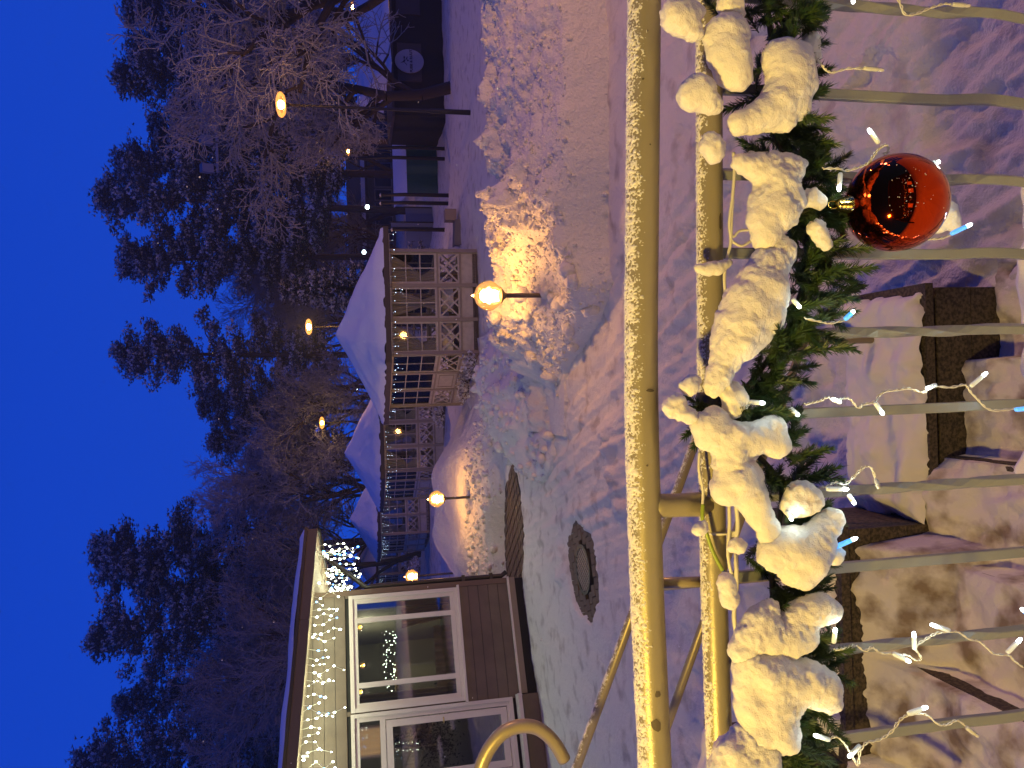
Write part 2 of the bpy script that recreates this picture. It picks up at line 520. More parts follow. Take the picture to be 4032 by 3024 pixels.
LAMP2 = at(1885, 1955, 18.0)
def bank2(x, y):
    base = 16.0 + .25 * vnoise(x * .9, 0 * x, seed=51)
    crest = 21.0
    H = 1.02 * sstep(.55, -1.6, x + .18 * (y - 16)) * sstep(-6.6, -4.0, x) + .10 * vnoise(x * 1.2, y * .8, seed=52)
    t = np.where(y < crest, (y - base) / (crest - base), (25.2 - y) / 4.2)
    p = np.clip(t, 0, 1)
    h = H * (.22 * sstep(0, .07, p) + .78 * p ** 1.15)
    m = sstep(0, .1, p)
    n = .05 * fbm(x * 1.3, y * 1.3, oct=4, seed=53) + .06 * np.abs(fbm(x * 5, y * 5, oct=3, seed=54)) * sstep(.32, .1, p)
    d = np.hypot(x - LAMP2.x, y - LAMP2.y)
    return np.where(t > 0, h + m * n - .10 * np.exp(-(d / .35) ** 2), -.12)
b2 = thing('snow_bank', 'broad snow bank beside the bare path with the second globe lamp standing in it', 'snow bank', (-3, 18.5, 0))
part('bank', bank_mesh('bank', -7.0, 1.2, 15.4, 25.4, .06, bank2), 'snow_rough', b2)
pts, rads = [], []
while len(pts) < 500:
    x = random.uniform(-5.5, .8); y = random.uniform(15.8, 18.2); z = float(bank2(np.array(x), np.array(y)))
    if z > .02:
        r = .02 + .07 * random.random() ** 3; pts.append((x, y, z + r * .2)); rads.append(r)
o = part('snow_chunks', lumps_mesh('snow_chunks', pts, rads, 4), 'snow_rough', b2); o['kind'] = 'stuff'
def bank3(x, y):
    # churned snow in front of the nearest pavilion, left of the long bank
    t = 1 - np.hypot((x + .35 - .25 * (y - 14)) / 1.35, (y - 14.6) / 3.0)
    p = np.clip(t, 0, 1)
    rid = .10 * vnoise(x * 5 + y * 1.6, y * .6, seed=62)
    return np.where(t > 0, .62 * p ** .8 + sstep(0, .15, p) * (.12 * fbm(x * 1.6, y * 1.6, oct=4, seed=61) + rid), -.12)
b3 = thing('snow_bank', 'low bluish churned snow heap between the long bank and the nearest pavilion', 'snow bank', (-.3, 14.5, 0))
part('bank', bank_mesh('bank', -2.4, 2.4, 11.4, 17.8, .05, bank3), 'snow_rough', b3)
pts, rads = [], []
while len(pts) < 420:
    x = random.uniform(-2.0, 2.0); y = random.uniform(11.6, 16.5); z = float(bank3(np.array(x), np.array(y)))
    if z > .0:
        r = .02 + .09 * random.random() ** 3; pts.append((x, y, z + r * .2)); rads.append(r)
o = part('snow_chunks', lumps_mesh('snow_chunks', pts, rads, 5), 'snow_rough', b3); o['kind'] = 'stuff'
# ================================================================== TERRACE AND STAIR
ter = struct(link('terrace', MB().box((-9, -9, 0.2), (9, 1.36, 1.47)).mesh('terrace'), 'granite'), 'raised stone terrace the railing stands on')
def ledge_edge(x):
    return 1.49 + .018 * vnoise(x * 9, 0 * x, seed=71) + .012 * vnoise(x * 31, 0 * x, seed=72) - .10 * sstep(.25, .75, x)
def ledge_h(x, y):
    e = ledge_edge(x)
    t = np.clip((e - y) / .06, 0, 1)
    return 1.44 + .11 * np.sqrt(t) + .03 * fbm(x * 4, y * 4, oct=4, seed=73) * sstep(0, 1, t) + .03 * sstep(1.2, .5, y) * vnoise(x * .8, y * .8, seed=74)
xs = np.concatenate([np.linspace(-9, -1.6, 30), np.arange(-1.58, 1.6, .010), np.linspace(1.62, 9, 30)])
ys = np.concatenate([np.linspace(-9, .7, 40), np.linspace(.72, 1.35, 20), np.linspace(1.36, 1.56, 34)])
X, Y = np.meshgrid(xs, ys)
Yw = np.where(Y > 1.36, 1.36 + (Y - 1.36) / .20 * (ledge_edge(X) + .004 - 1.36), Y)
lm = np_mesh('terrace_snow', np.stack([X, Yw, ledge_h(X, Yw)], -1).reshape(-1, 3), grid_faces(*X.shape))
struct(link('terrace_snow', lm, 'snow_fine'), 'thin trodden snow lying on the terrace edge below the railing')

# the stair descends left to right along the foot of the terrace
RUN, RISE, SX0 = .45, .16, .05
st = thing('staircase', 'granite stair covered in trodden snow descending behind the railing', 'staircase', (-1.2, 2.3, 0))
for i in range(9):
    x1 = SX0 - RUN * i; x0 = x1 - RUN; z = RISE * (i + 1)
    part('step', MB().box((x0 - .05, 1.46, z - .35), (x1, 3.098, z - .02)), 'granite', st)
def stair_z(x):
    i = np.clip(np.floor((SX0 - x) / RUN), -1, 8)
    return np.where(x > SX0, -.02, RISE * (i + 1))
xs = np.arange(-3.9, .60, .012); ys = np.arange(1.46, 3.12, .02)
X, Y = np.meshgrid(xs, ys)
lead = (SX0 - X) % RUN                      # distance behind the nosing
soft = stair_z(X)
fill = np.clip(.10 - lead * .4, 0, .1)
Z = soft + .016 + .022 * fbm(X * 5, Y * 5, oct=4, seed=81) + .012 * fbm(X * 18, Y * 18, oct=3, seed=82)
wear = sstep(.08, .02, lead + .05 * fbm(X * 12, Y * 12, oct=3, seed=86)) * sstep(.15, .5, fbm(X * 2.2, Y * 3.2, oct=4, seed=83))      # scuffed nosings show granite
wear = np.maximum(wear, sstep(.62, .95, fbm(X * 4.0, Y * 2.0, oct=4, seed=84)) * .8)
Z = Z - .045 * wear
Z = Z + .07 * sstep(2.86, 3.09, Y) * (1 + .5 * fbm(X * 5, Y * 5, oct=3, seed=85)) * sstep(-.25, -.6, X)
Z = np.maximum(Z, np.where(X < -.71, .76 - (3.10 - Y) * 1.1 + .05 * fbm(X * 4, Y * 6, oct=6, seed=87, gain=.62) - .8 * sstep(-.80, -.71, X), -1))
sm = np_mesh('trodden_snow', np.stack([X, Y, Z], -1).reshape(-1, 3), grid_faces(*X.shape))
o = part('trodden_snow', sm, 'snow_stair', st); o['kind'] = 'stuff'

def cheek(x0, x1, top, label):
    w = thing('stair_wall', label, 'wall', ((x0 + x1) / 2, 3.4, 0))
    n = max(1, int(round((x1 - x0) / .5)))
    for k in range(n):
        a = x0 + (x1 - x0) * k / n; b = x0 + (x1 - x0) * (k + 1) / n - .006
        z = -.05
        while z < top - .07:
            zt = min(z + .19, top - .045)
            part('block', MB().box((a, 3.105, z), (b, 3.62, zt - .004)), 'granite', w)
            z = zt
    part('coping', MB().box((x0 - .01, 3.085, top - .042), (x1 + .012, 3.66, top)), 'granite', w)
    return w
cw1 = cheek(-.70, .40, .40, 'lowest granite stair wall block with snow heaped on top beside the stair foot')
cw2 = cheek(-1.76, -.705, .88, 'middle granite stair wall block stepping up behind the stair')
cw3 = cheek(-3.4, -1.765, 1.30, 'highest granite stair wall block at the left of the stair')
def heap(name, x0, x1, y0, y1, top, h, seed, label):
    xs = np.arange(x0, x1 + .01, .012); ys = np.arange(y0, y1 + .01, .012)
    X, Y = np.meshgrid(xs, ys)
    ex = np.minimum(X - x0, x1 - X); ey = np.minimum(Y - y0, y1 - Y)
    e = np.minimum(ex, ey) + .03 * fbm(X * 9, Y * 9, oct=3, seed=seed + 1)
    Z = top - .01 + (h + .35 * h * fbm(X * 5, Y * 5, oct=4, seed=seed)) * np.sqrt(np.clip(e / .09, 0, 1)) - .03 * (e < 0)
    me = np_mesh(name, np.stack([X, Y, Z], -1).reshape(-1, 3), grid_faces(*X.shape))
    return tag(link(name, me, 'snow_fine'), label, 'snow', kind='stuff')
heap('snow', -.71, .38, 3.09, 3.66, .40, .085, 91, 'loose snow heaped on the lowest stair wall block')
heap('snow', -1.78, -.80, 3.12, 3.68, .88, .06, 95, 'snow cap lying on the middle stair wall block')
heap('snow', -3.4, -1.78, 3.09, 3.68, 1.30, .08, 99, 'snow cap lying on the highest stair wall block')

# stair handrail on the far wall
hr = thing('stair_handrail', 'yellowish double tube handrail slanting down the far side of the stair', 'handrail', (.17, 3.4, .4))
def zr(x): return 1.22 + .43 * (.17 - x)
part('rail', MB().tube([(.20, 3.4, zr(.20)), (-.8, 3.4, zr(-.8)), (-2.6, 3.4, zr(-2.6))], .022, 14), 'far_rail_paint', hr, True)
part('rail', MB().tube([(.17, 3.4, zr(.17) - .39), (-.8, 3.4, zr(-.8) - .39), (-2.6, 3.4, zr(-2.6) - .39)], .021, 14), 'far_rail_paint', hr, True)
for xp, zb in ((.17, .38), (-.98, .86), (-2.2, 1.28)):
    part('post', MB().tube([(xp, 3.4, zb), (xp, 3.4, zr(xp))], .020, 14), 'far_rail_paint', hr, True)

# curled end of a handrail at the left
hk = thing('curled_handrail', 'yellow tube handrail with its end curled over like a walking stick', 'handrail', at(2050, 3100, 2.35))
hp = [at(x, y, 2.35 + dy) for x, y, dy in ((1850, 3520, .05), (1866, 3190, .03), (1878, 3110, .02), (1893, 3024, 0), (1925, 2950, 0), (1975, 2890, 0), (2035, 2862, 0), (2100, 2862, 0), (2150, 2890, 0), (2190, 2935, 0), (2222, 2992, 0))]
def smooth_pts(p, n=4):
    p = [Vector(q) for q in p]; out = []
    for i in range(len(p) - 1):
        p0, p1, p2, p3 = p[max(i-1, 0)], p[i], p[i+1], p[min(i+2, len(p)-1)]
        for k in range(n):
            t = k / n
            out.append(.5 * ((2*p1) + (p2-p0)*t + (2*p0-5*p1+4*p2-p3)*t*t + (-p0+3*p1-3*p2+p3)*t**3))
    out.append(p[-1]); return out
part('rail', MB().tube(smooth_pts(hp, 5), .0215, 16), 'far_rail_paint', hk, True)
pp = at(1850, 3500, 2.40)
part('post', MB().tube([pp, (pp.x - .02, pp.y, 1.0)], .0205, 14), 'far_rail_paint', hk, True)

# ================================================================== THE BROWN HOUSE
HC = atz(2062, 2272, 0.0)                                   # right corner of its front wall at the ground
HL = atz(2154, 3024, 0.0)
hd = (HC - HL); hd.z = 0; hd.normalize()                    # along the wall to the right
hn = Vector((hd.y, -hd.x, 0))                               # out of the wall, to the camera
ROTH = math.atan2(hd.y, hd.x)
def hs(x, y, out=0.0):
    """(s, z) on the wall for a photo pixel; s runs left from the corner"""
    p = onplane(x, y, HC + hn * out, hn)
    return (HC - p).dot(hd), p.z
def HW(s, z, out=0.0): return HC - hd * s + hn * out + Vector((0, 0, z))
house = thing('house', 'brown timber clad house with white framed window and door under strings of lights', 'house', HC)
def hbox(mb, s0, s1, z0, z1, o0, o1):
    return mb.obox(HW((s0+s1)/2, (z0+z1)/2, (o0+o1)/2), hd * ((s1-s0)/2), hn * ((o1-o0)/2), Vector((0, 0, (z1-z0)/2)))
HSL = 7.0
wz_top = hs(1385, 2560)[1]; wz_bot = hs(1812, 2560)[1]
ws0 = hs(1600, 2337)[0]; ws1 = hs(1600, 2778)[0]
dz_top = hs(1390, 2900)[1]; dz_bot = hs(2012, 2790)[1]; ds0 = hs(1700, 2785)[0]; ds1 = ds0 + 1.15
pl_top = hs(1992, 2265)[1]
soff = 3.62
WALLTOP = 4.2
back = hn * -5.0
# wall shell with openings
def wall_rects(openings, s0, s1, z0, z1):
    ss = sorted({s0, s1, *[v for o in openings for v in o[:2]]})
    zs = sorted({z0, z1, *[v for o in openings for v in o[2:]]})
    for a, b in zip(ss, ss[1:]):
        for c, d in zip(zs, zs[1:]):
            m = ((a+b)/2, (c+d)/2)
            if not any(o[0] < m[0] < o[1] and o[2] < m[1] < o[3] for o in openings): yield a, b, c, d
OPEN = [(ws0, ws1, wz_bot, wz_top), (ds0, ds1, dz_bot, dz_top)]
wm = MB()
for a, b, c, d in wall_rects(OPEN, 0, HSL, -.2, WALLTOP): hbox(wm, a, b, c, d, -.16, -.02)
part('wall', wm, 'dark_gap', house)
wm = MB(); wm.obox(HW(0, WALLTOP/2 - .1, -2.6) - hd * .08, hd * .078, hn * 2.42, Vector((0, 0, WALLTOP/2 + .1)))
part('side_wall', wm, 'siding', house)
BH = .187
z = pl_top
while z < WALLTOP - .02:
    zt = min(z + BH, WALLTOP)
    segs = [(0.0, HSL)]
    for o in OPEN:
        if zt > o[2] + .01 and z < o[3] - .01:
            ns = []
            for a, b in segs:
                if o[0] > a: ns.append((a, min(b, o[0])))
                if o[1] < b: ns.append((max(a, o[1]), b))
            segs = [t for t in ns if t[1] - t[0] > .02]
    for a, b in segs:
        q = MB(); hbox(q, max(a, .085), b, z + .004, zt - .004, -.019, .006 + random.uniform(0, .003)); part('plank', q, 'siding', house)
    z = zt
q = MB(); hbox(q, -.012, .083, pl_top, WALLTOP, -.02, .022); part('corner_board', q, 'siding_trim', house)
q = MB(); hbox(q, -.01, ds0 - .06, .19, pl_top - .035, -.02, .03); part('plinth', q, 'plinth', house)
q = MB(); hbox(q, -.02, ds0 - .05, pl_top - .033, pl_top + .0, .0, .075); part('drip_ledge', q, 'frame_white', house)
q = MB(); hbox(q, ds0 - .04, HSL, .02, dz_bot - .17, -.02, .10); part('plinth', q, 'siding', house)
q = MB(); hbox(q, ds0 - .05, HSL, dz_bot - .165, dz_bot - .10, .0, .30); part('door_step', q, 'frame_white', house)

def rect_frame(mb, s0, s1, z0, z1, w, o0, o1):
    hbox(mb, s0, s1, z1 - w, z1, o0, o1); hbox(mb, s0, s1, z0, z0 + w, o0, o1)
    hbox(mb, s0, s0 + w, z0 + w, z1 - w, o0, o1); hbox(mb, s1 - w, s1, z0 + w, z1 - w, o0, o1)
fm = MB(); rect_frame(fm, ws0 + .035, ws1 - .035, wz_bot + .04, wz_top - .035, .075, -.07, .012)
win = part('window', fm, 'frame_white', house)
q = MB(); rect_frame(q, ws0 - .03, ws1 + .03, wz_bot - .03, wz_top + .035, .068, -.01, .045); part('casing', q, 'frame_white', win)
q = MB(); hbox(q, ws0 - .06, ws1 + .06, wz_bot - .06, wz_bot - .02, .0, .11); part('sill', q, 'frame_white', win)
m1 = hs(1600, 2427)[0]; m2 = hs(1600, 2681)[0]
for m_ in (m1, m2):
    q = MB(); hbox(q, m_ - .042, m_ + .042, wz_bot + .115, wz_top - .11, -.068, .008); part('mullion', q, 'frame_white', win)
for a, b in ((ws0 + .11, m1 - .042), (m1 + .042, m2 - .042), (m2 + .042, ws1 - .11)):
    q = MB(); hbox(q, a, b, wz_bot + .115, wz_top - .11, -.034, -.028); part('pane', q, 'pane_house', win)
fm = MB(); rect_frame(fm, ds0 + .04, ds1, dz_bot, dz_top - .04, .07, -.08, .01)
tz = hs(1505, 2900)[1]
hbox(fm, ds0 + .11, ds1 - .07, tz - .06, tz + .03, -.08, .008)
door = part('door', fm, 'frame_white', house)
q = MB(); rect_frame(q, ds0 - .02, ds1 + .05, dz_bot - .04, dz_top + .03, .06, -.01, .045); part('casing', q, 'frame_white', door)
q = MB(); rect_frame(q, ds0 + .125, ds1 - .08, dz_bot + .08, tz - .07, .11, -.05, .002); part('leaf', q, 'frame_white', door)
q = MB(); hbox(q, ds0 + .235, ds1 - .19, dz_bot + .19, tz - .18, -.028, -.022); part('pane', q, 'pane_house', door)
q = MB(); hbox(q, ds0 + .11, ds1 - .07, tz + .03, dz_top - .11, -.04, -.034); part('pane', q, 'pane_house', door)
hz = hs(1745, 2818)[1]
q = MB(); q.tube([HW(ds0 + .18, hz, .01), HW(ds0 + .18, hz, .06), HW(ds0 + .28, hz, .065)], .011, 8); part('handle', q, 'brass', door, True)

# roof: slab tilting down to the right, wide eave
EO = .72
def roof_pt(x, y, out=EO): return onplane(x, y, HC + hn * out, hn)
FRt = roof_pt(1188, 2085); FLt = roof_pt(1103, 2968)
rt = (FRt - FLt); rt_slope = rt.z / rt.dot(hd)
s_end = (HC - FRt).dot(hd)
zT = FRt.z
FB = roof_pt(1250, 2095).z
th = zT - FB
def RF(s, o, dz=0.0):                                       # roof point at wall coordinate s, offset o out
    return HC - hd * s + hn * o + Vector((0, 0, zT - rt_slope * (s - s_end) + dz - .03 * (EO - o) * 0))
def rbox(mb, s0, s1, o0, o1, z0, z1):
    v = []
    for zz in (z0, z1):
        for (s, o) in ((s0, o0), (s1, o0), (s1, o1), (s0, o1)): v.append(RF(s, o, zz))
    return mb.add(v, [(0,1,2,3),(7,6,5,4),(0,4,5,1),(1,5,6,2),(2,6,7,3),(3,7,4,0)])
roof = part('roof', rbox(MB(), s_end + .02, HSL, -5.2, EO - .03, -th + .03, -.06), 'gutter', house)
part('fascia', rbox(MB(), s_end, s_end + 1.55, EO - .028, EO, -th, -.105), 'fascia', roof)
part('fascia', rbox(MB(), s_end + 1.556, HSL, EO - .028, EO, -th, -.105), 'fascia', roof)
part('side_fascia', rbox(MB(), s_end - .004, s_end + .018, -5.2, EO - .03, -th, -.07), 'fascia', roof)
part('edge_flashing', rbox(MB(), s_end - .03, HSL, EO - .05, EO + .03, -.103, -.05), 'gutter', roof)
k = 0
o_ = EO - .05
while o_ > -4.9:
    part('soffit_board', rbox(MB(), s_end + .02, HSL, o_ - .105, o_ - .008, -th + .012, -th + .028), 'soffit', roof); o_ -= .113
# snow lying on the roof
ns, no = 60, 24
S = np.linspace(s_end - .05, HSL, ns); O = np.linspace(EO + .03, -5.2, no)
SS, OO = np.meshgrid(S, O)
zz = np.where(OO > EO - .02, .0, .10) + .018 * fbm(SS * 1.5, OO * 1.5, oct=3, seed=101)
zz = np.where(SS < s_end - .02, zz - .06, zz)
P = np.array(HC)[None, None] - np.array(hd)[None, None] * SS[..., None] + np.array(hn)[None, None] * OO[..., None]
P[..., 2] += zT - rt_slope * (SS - s_end) + zz - .052
part('roof_snow', np_mesh('roof_snow', P.reshape(-1, 3), grid_faces(no, ns)), 'roof_snow', roof)
# downpipe from the far gutter to the corner and down it
c0 = RF(s_end + .06, -.9, -th - .02)
dp = [c0, RF(s_end + .1, -.9, -th - .08), HW(-.07, 2.95, -.10), HW(-.07, 2.8, -.06), HW(-.07, 1.2, -.06), HW(-.07, .42, -.06), HW(-.13, .32, -.02)]
part('downpipe', MB().tube(dp, .045, 12), 'gutter', house, True)
for zz_ in (1.15, .62): 
    q = MB(); hbox(q, -.13, .0, zz_ - .03, zz_ + .03, -.12, .0); part('pipe_bracket', q, 'gutter', house)
gp = RF(s_end - .02, .25, -.22)
part('gutter', MB().tube([gp + hd * .1, RF(s_end - .02, -5.0, -.22) + hd * .1], .075, 12), 'gutter', roof, True)

# room behind the glass
rm = MB(); hbox(rm, .3, HSL, -.1, 3.4, -4.6, -4.5); hbox(rm, .2, .3, -.1, 3.4, -4.6, -.2); hbox(rm, .3, HSL, 3.3, 3.4, -4.5, -.2); hbox(rm, .3, HSL, -.1, 0, -4.5, -.2)
part('room', rm, 'room_wall', house)
def drape(s0, s1, z0, z1, out, nf, amp, taper=0.0):
    xs = np.linspace(0, 1, nf * 8); zs_ = np.linspace(0, 1, 12)
    A, B = np.meshgrid(xs, zs_)
    s = s0 + (s1 - s0) * A * (1 - taper * (1 - B)); z_ = z0 + (z1 - z0) * B
    ou = out + amp * np.sin(A * nf * 2 * math.pi)
    P = np.array(HC)[None, None] - np.array(hd)[None, None] * s[..., None] + np.array(hn)[None, None] * ou[..., None]
    P[..., 2] += z_
    return np_mesh('curtain', P.reshape(-1, 3), grid_faces(*A.shape))
part('curtain', drape(ws0 + .02, ws0 + .55, wz_bot - .1, wz_bot + 1.0, -.35, 5, .04, .3), 'curtain', house)
part('curtain', drape(ws0 + .55, ws1 - .1, wz_bot - .1, wz_bot + .42, -.42, 9, .03), 'curtain', house)
part('curtain', drape(ws1 - .28, ws1 + .1, wz_bot - .1, wz_top, -.35, 4, .04), 'curtain', house)
part('curtain', drape(ds0 + .15, ds0 + .6, 1.9, dz_top, -.4, 4, .03), 'curtain', house)
cab = thing('cabinet', 'tall pale green cabinet standing inside the house behind the large window', 'cabinet', HW(1.6, 0, -2.2))
q = MB(); hbox(q, 1.1, 2.2, .4, 2.35, -2.6, -2.1); part('carcass', q, 'panel_pale', cab)
for a in (1.14, 1.68):
    q = MB(); hbox(q, a, a + .48, .5, 2.25, -2.099, -2.07); part('door', q, 'room_wall', cab)
q = MB(); hbox(q, 1.04, 2.26, 2.351, 2.42, -2.65, -2.05); part('top', q, 'room_wood', cab)
tb = thing('dining_table', 'brown table inside the house below the window', 'table', HW(1.3, 0, -1.1))
q = MB(); hbox(q, .8, 2.0, 1.06, 1.12, -1.5, -.7); part('table_top', q, 'room_wood', tb)
for a in (.85, 1.95):
    for b in (-1.45, -.75):
        q = MB(); hbox(q, a - .03, a + .03, .0, 1.06, b - .03, b + .03); part('leg', q, 'room_wood', tb)
pb = thing('potted_plant', 'dark leafy plant seen through the house window', 'plant', HW(1.75, 1.3, -.9))
q = MB(); q.lathe([(.07, 0), (.10, .14), (.09, .14)], HW(1.75, 1.12, -.9), 12); part('pot', q, 'room_wood', pb)
lv = MB()
for k in range(160):
    c = HW(1.75 + random.gauss(0, .10), 1.45 + random.gauss(0, .13), -.9 + random.gauss(0, .09)); d = Vector((random.gauss(0,1), random.gauss(0,1), random.gauss(0,1))).normalized(); e = d.orthogonal().normalized()
    lv.quad(c, c + d * .05 + e * .02, c + d * .10, c + d * .05 - e * .02)
part('leaves', lv, 'wreath', pb)
def hang_lamp(s, z, out, label, power, top=3.3):
    p = HW(s, z, out)
    t = thing('hanging_lamp', label, 'lamp', p)
    part('cord', MB().tube([HW(s, top, out), HW(s, z + .07, out)], .004, 5), 'gutter', t)
    part('bulb', MB().sphere(p, .035, 10, 8), 'core_small', t, True)
    part('shade', MB().lathe([(.03, .07), (.055, .05), (.075, .0), (.07, -.03)], p, 14), 'globe_glass', t, True)
    pointlight('lamp_light', (0, 0, -.12), (1, .86, .62), power * .45, .05, t)
for (x, y, o_, pw, lab) in ((1455, 2387, -.9, 6, 'tiny glowing bulb hanging behind the narrow right pane of the house window'),
                        (1418, 2470, -1.2, 22, 'amber glass lamp glowing at the top of the wide house window pane'),
                        (1430, 2620, -2.0, 60, 'warm round lamp glowing deep inside the house window'),
                        (1420, 2725, -1.0, 20, 'amber lamp glowing in the narrow left pane of the house window')):
    s_, z_ = hs(x, y, o_); hang_lamp(s_, z_, o_, lab, pw)
# tiny bulbs added in the room, standing in for lights mirrored by the glass
BULB = MB().sphere((0, 0, 0), .011, 6, 4).mesh('bulb')
def bulb_copy(m):
    me = BULB.copy(); me.materials.append(MATS[m]); return me
BULB_W, BULB_B, BULB_P = bulb_copy('bulb_white'), bulb_copy('bulb_blue'), bulb_copy('bulb_pav')
fl = thing('mirrored_lights', 'band of tiny white lights added inside the house window for lights mirrored in its glass', 'string lights', HW(1.2, 2, -.8))
base = wloc(fl); w_ = []
for k in range(70):
    y = 2478 + 275 * random.random(); x = 1505 + random.uniform(0, 52) + (k % 3) * 3
    s_, z_ = hs(x, y, -.8); p = HW(s_, z_, -.8 + random.uniform(-.05, .05)); w_.append(p)
    o = link('bulb', BULB_W, None, fl, p - base); o.scale = [random.uniform(.5, .9)] * 3
w_.sort(key=lambda p: (p - HC).dot(-hd))
part('wire', MB().tube(w_, .003, 4), 'gutter', fl)
# evergreen bunch on the door glass
wr = thing('evergreen_wreath', 'dark evergreen bunch hanging inside the glazed house door', 'wreath', HW(ds0 + .45, 1.6, -.18))
lv = MB(); wst = []
for k in range(750):
    y = 2860 + random.gauss(60, 55); x = 1745 + random.gauss(-10, 38) - .20 * max(0, 90 - (y - 2840))
    if random.random() < .35: x = 1560 + 190 * random.random(); y = 2918 + random.gauss(0, 9 + (x - 1560) * .12)
    s_, z_ = hs(x, y, -.14); c = HW(s_, z_, -.14 + random.uniform(-.06, .06)); d = Vector((random.gauss(0,1), random.gauss(0,1), random.gauss(0,1))).normalized(); e = d.orthogonal().normalized()
    lv.quad(c, c + d * .03 + e * .012, c + d * .07, c + d * .03 - e * .012)
part('leaves', lv, 'wreath', wr)
for k in range(16):
    s_, z_ = hs(1560 + 105 * (k % 8) / 8 + random.uniform(-6, 6), 2925 + (k // 8) * 30 + random.uniform(-4, 4), -.10)
    o = link('bulb', BULB_W, None, wr, HW(s_, z_, -.10) - wloc(wr)); o.scale = [.42] * 3

# icicle lights along the eave and round the gable
def icicle(name, label, runs, group, bm_list, wire_m, lights=()):
    t = thing(name, label, 'string lights', runs[0][0], 0, group)
    off = wloc(t); wm_ = MB(); tops = []
    for pts_ in runs:
        tops.append(pts_[0])
        wm_.tube(pts_, .0035, 4)
        for q in pts_[1:]:
            me = random.choices(bm_list[0], bm_list[1])[0]
            o = link('bulb', me, None, t, q - off); s_ = random.uniform(.8, 1.75); o.scale = (s_, s_, s_ * 1.4)
    if len(tops) > 1: wm_.tube(tops, .005, 4)
    part('wire', wm_, wire_m, t)
    for (p, c, w) in lights: pointlight('string_glow', p - off, c, w, .05, t)
    return t
runs = []
s_ = s_end + 1.02
while s_ < 5.0:
    p = RF(s_, EO - .10, -th - .005); r_ = [p]; n = random.randint(2, 5); zz_ = 0
    for k in range(n):
        zz_ += random.uniform(.06, .17); r_.append(p + Vector((0, 0, -zz_)) + hd * random.uniform(-.07, .07) + hn * random.uniform(-.03, .03))
    runs.append(r_); s_ += random.uniform(.09, .15)
GL = (.90, 1.0, .62)
icicle('icicle_lights', 'white icicle lights hanging along the front eave of the brown house', runs, 'icicle lights on the brown house',
       ([BULB_W, BULB_B], [.82, .18]), 'wire', [(RF(a, EO - .16, -th - .25), GL, 15.0) for a in np.linspace(s_end + 1.2, 4.6, 8)])
runs = []
for k in range(22):
    o_ = EO - .15 - k * .20 + random.uniform(-.05, .05); p = RF(s_end + .14 + random.uniform(0, .25), o_, -th - .005); r_ = [p]; zz_ = 0
    for j in range(random.randint(4, 6)):
        zz_ += random.uniform(.08, .15); r_.append(p + Vector((0, 0, -zz_)) + hd * random.uniform(-.05, .05) + hn * random.uniform(-.05, .05))
    runs.append(r_)
icicle('icicle_lights', 'dense cluster of white icicle lights under the overhanging gable end of the brown house', runs, 'icicle lights on the brown house',
       ([BULB_W, BULB_B], [.80, .20]), 'wire', [(RF(s_end + .35, EO - .5 - k * 1.0, -th - .3), GL, 12.0) for k in range(4)])

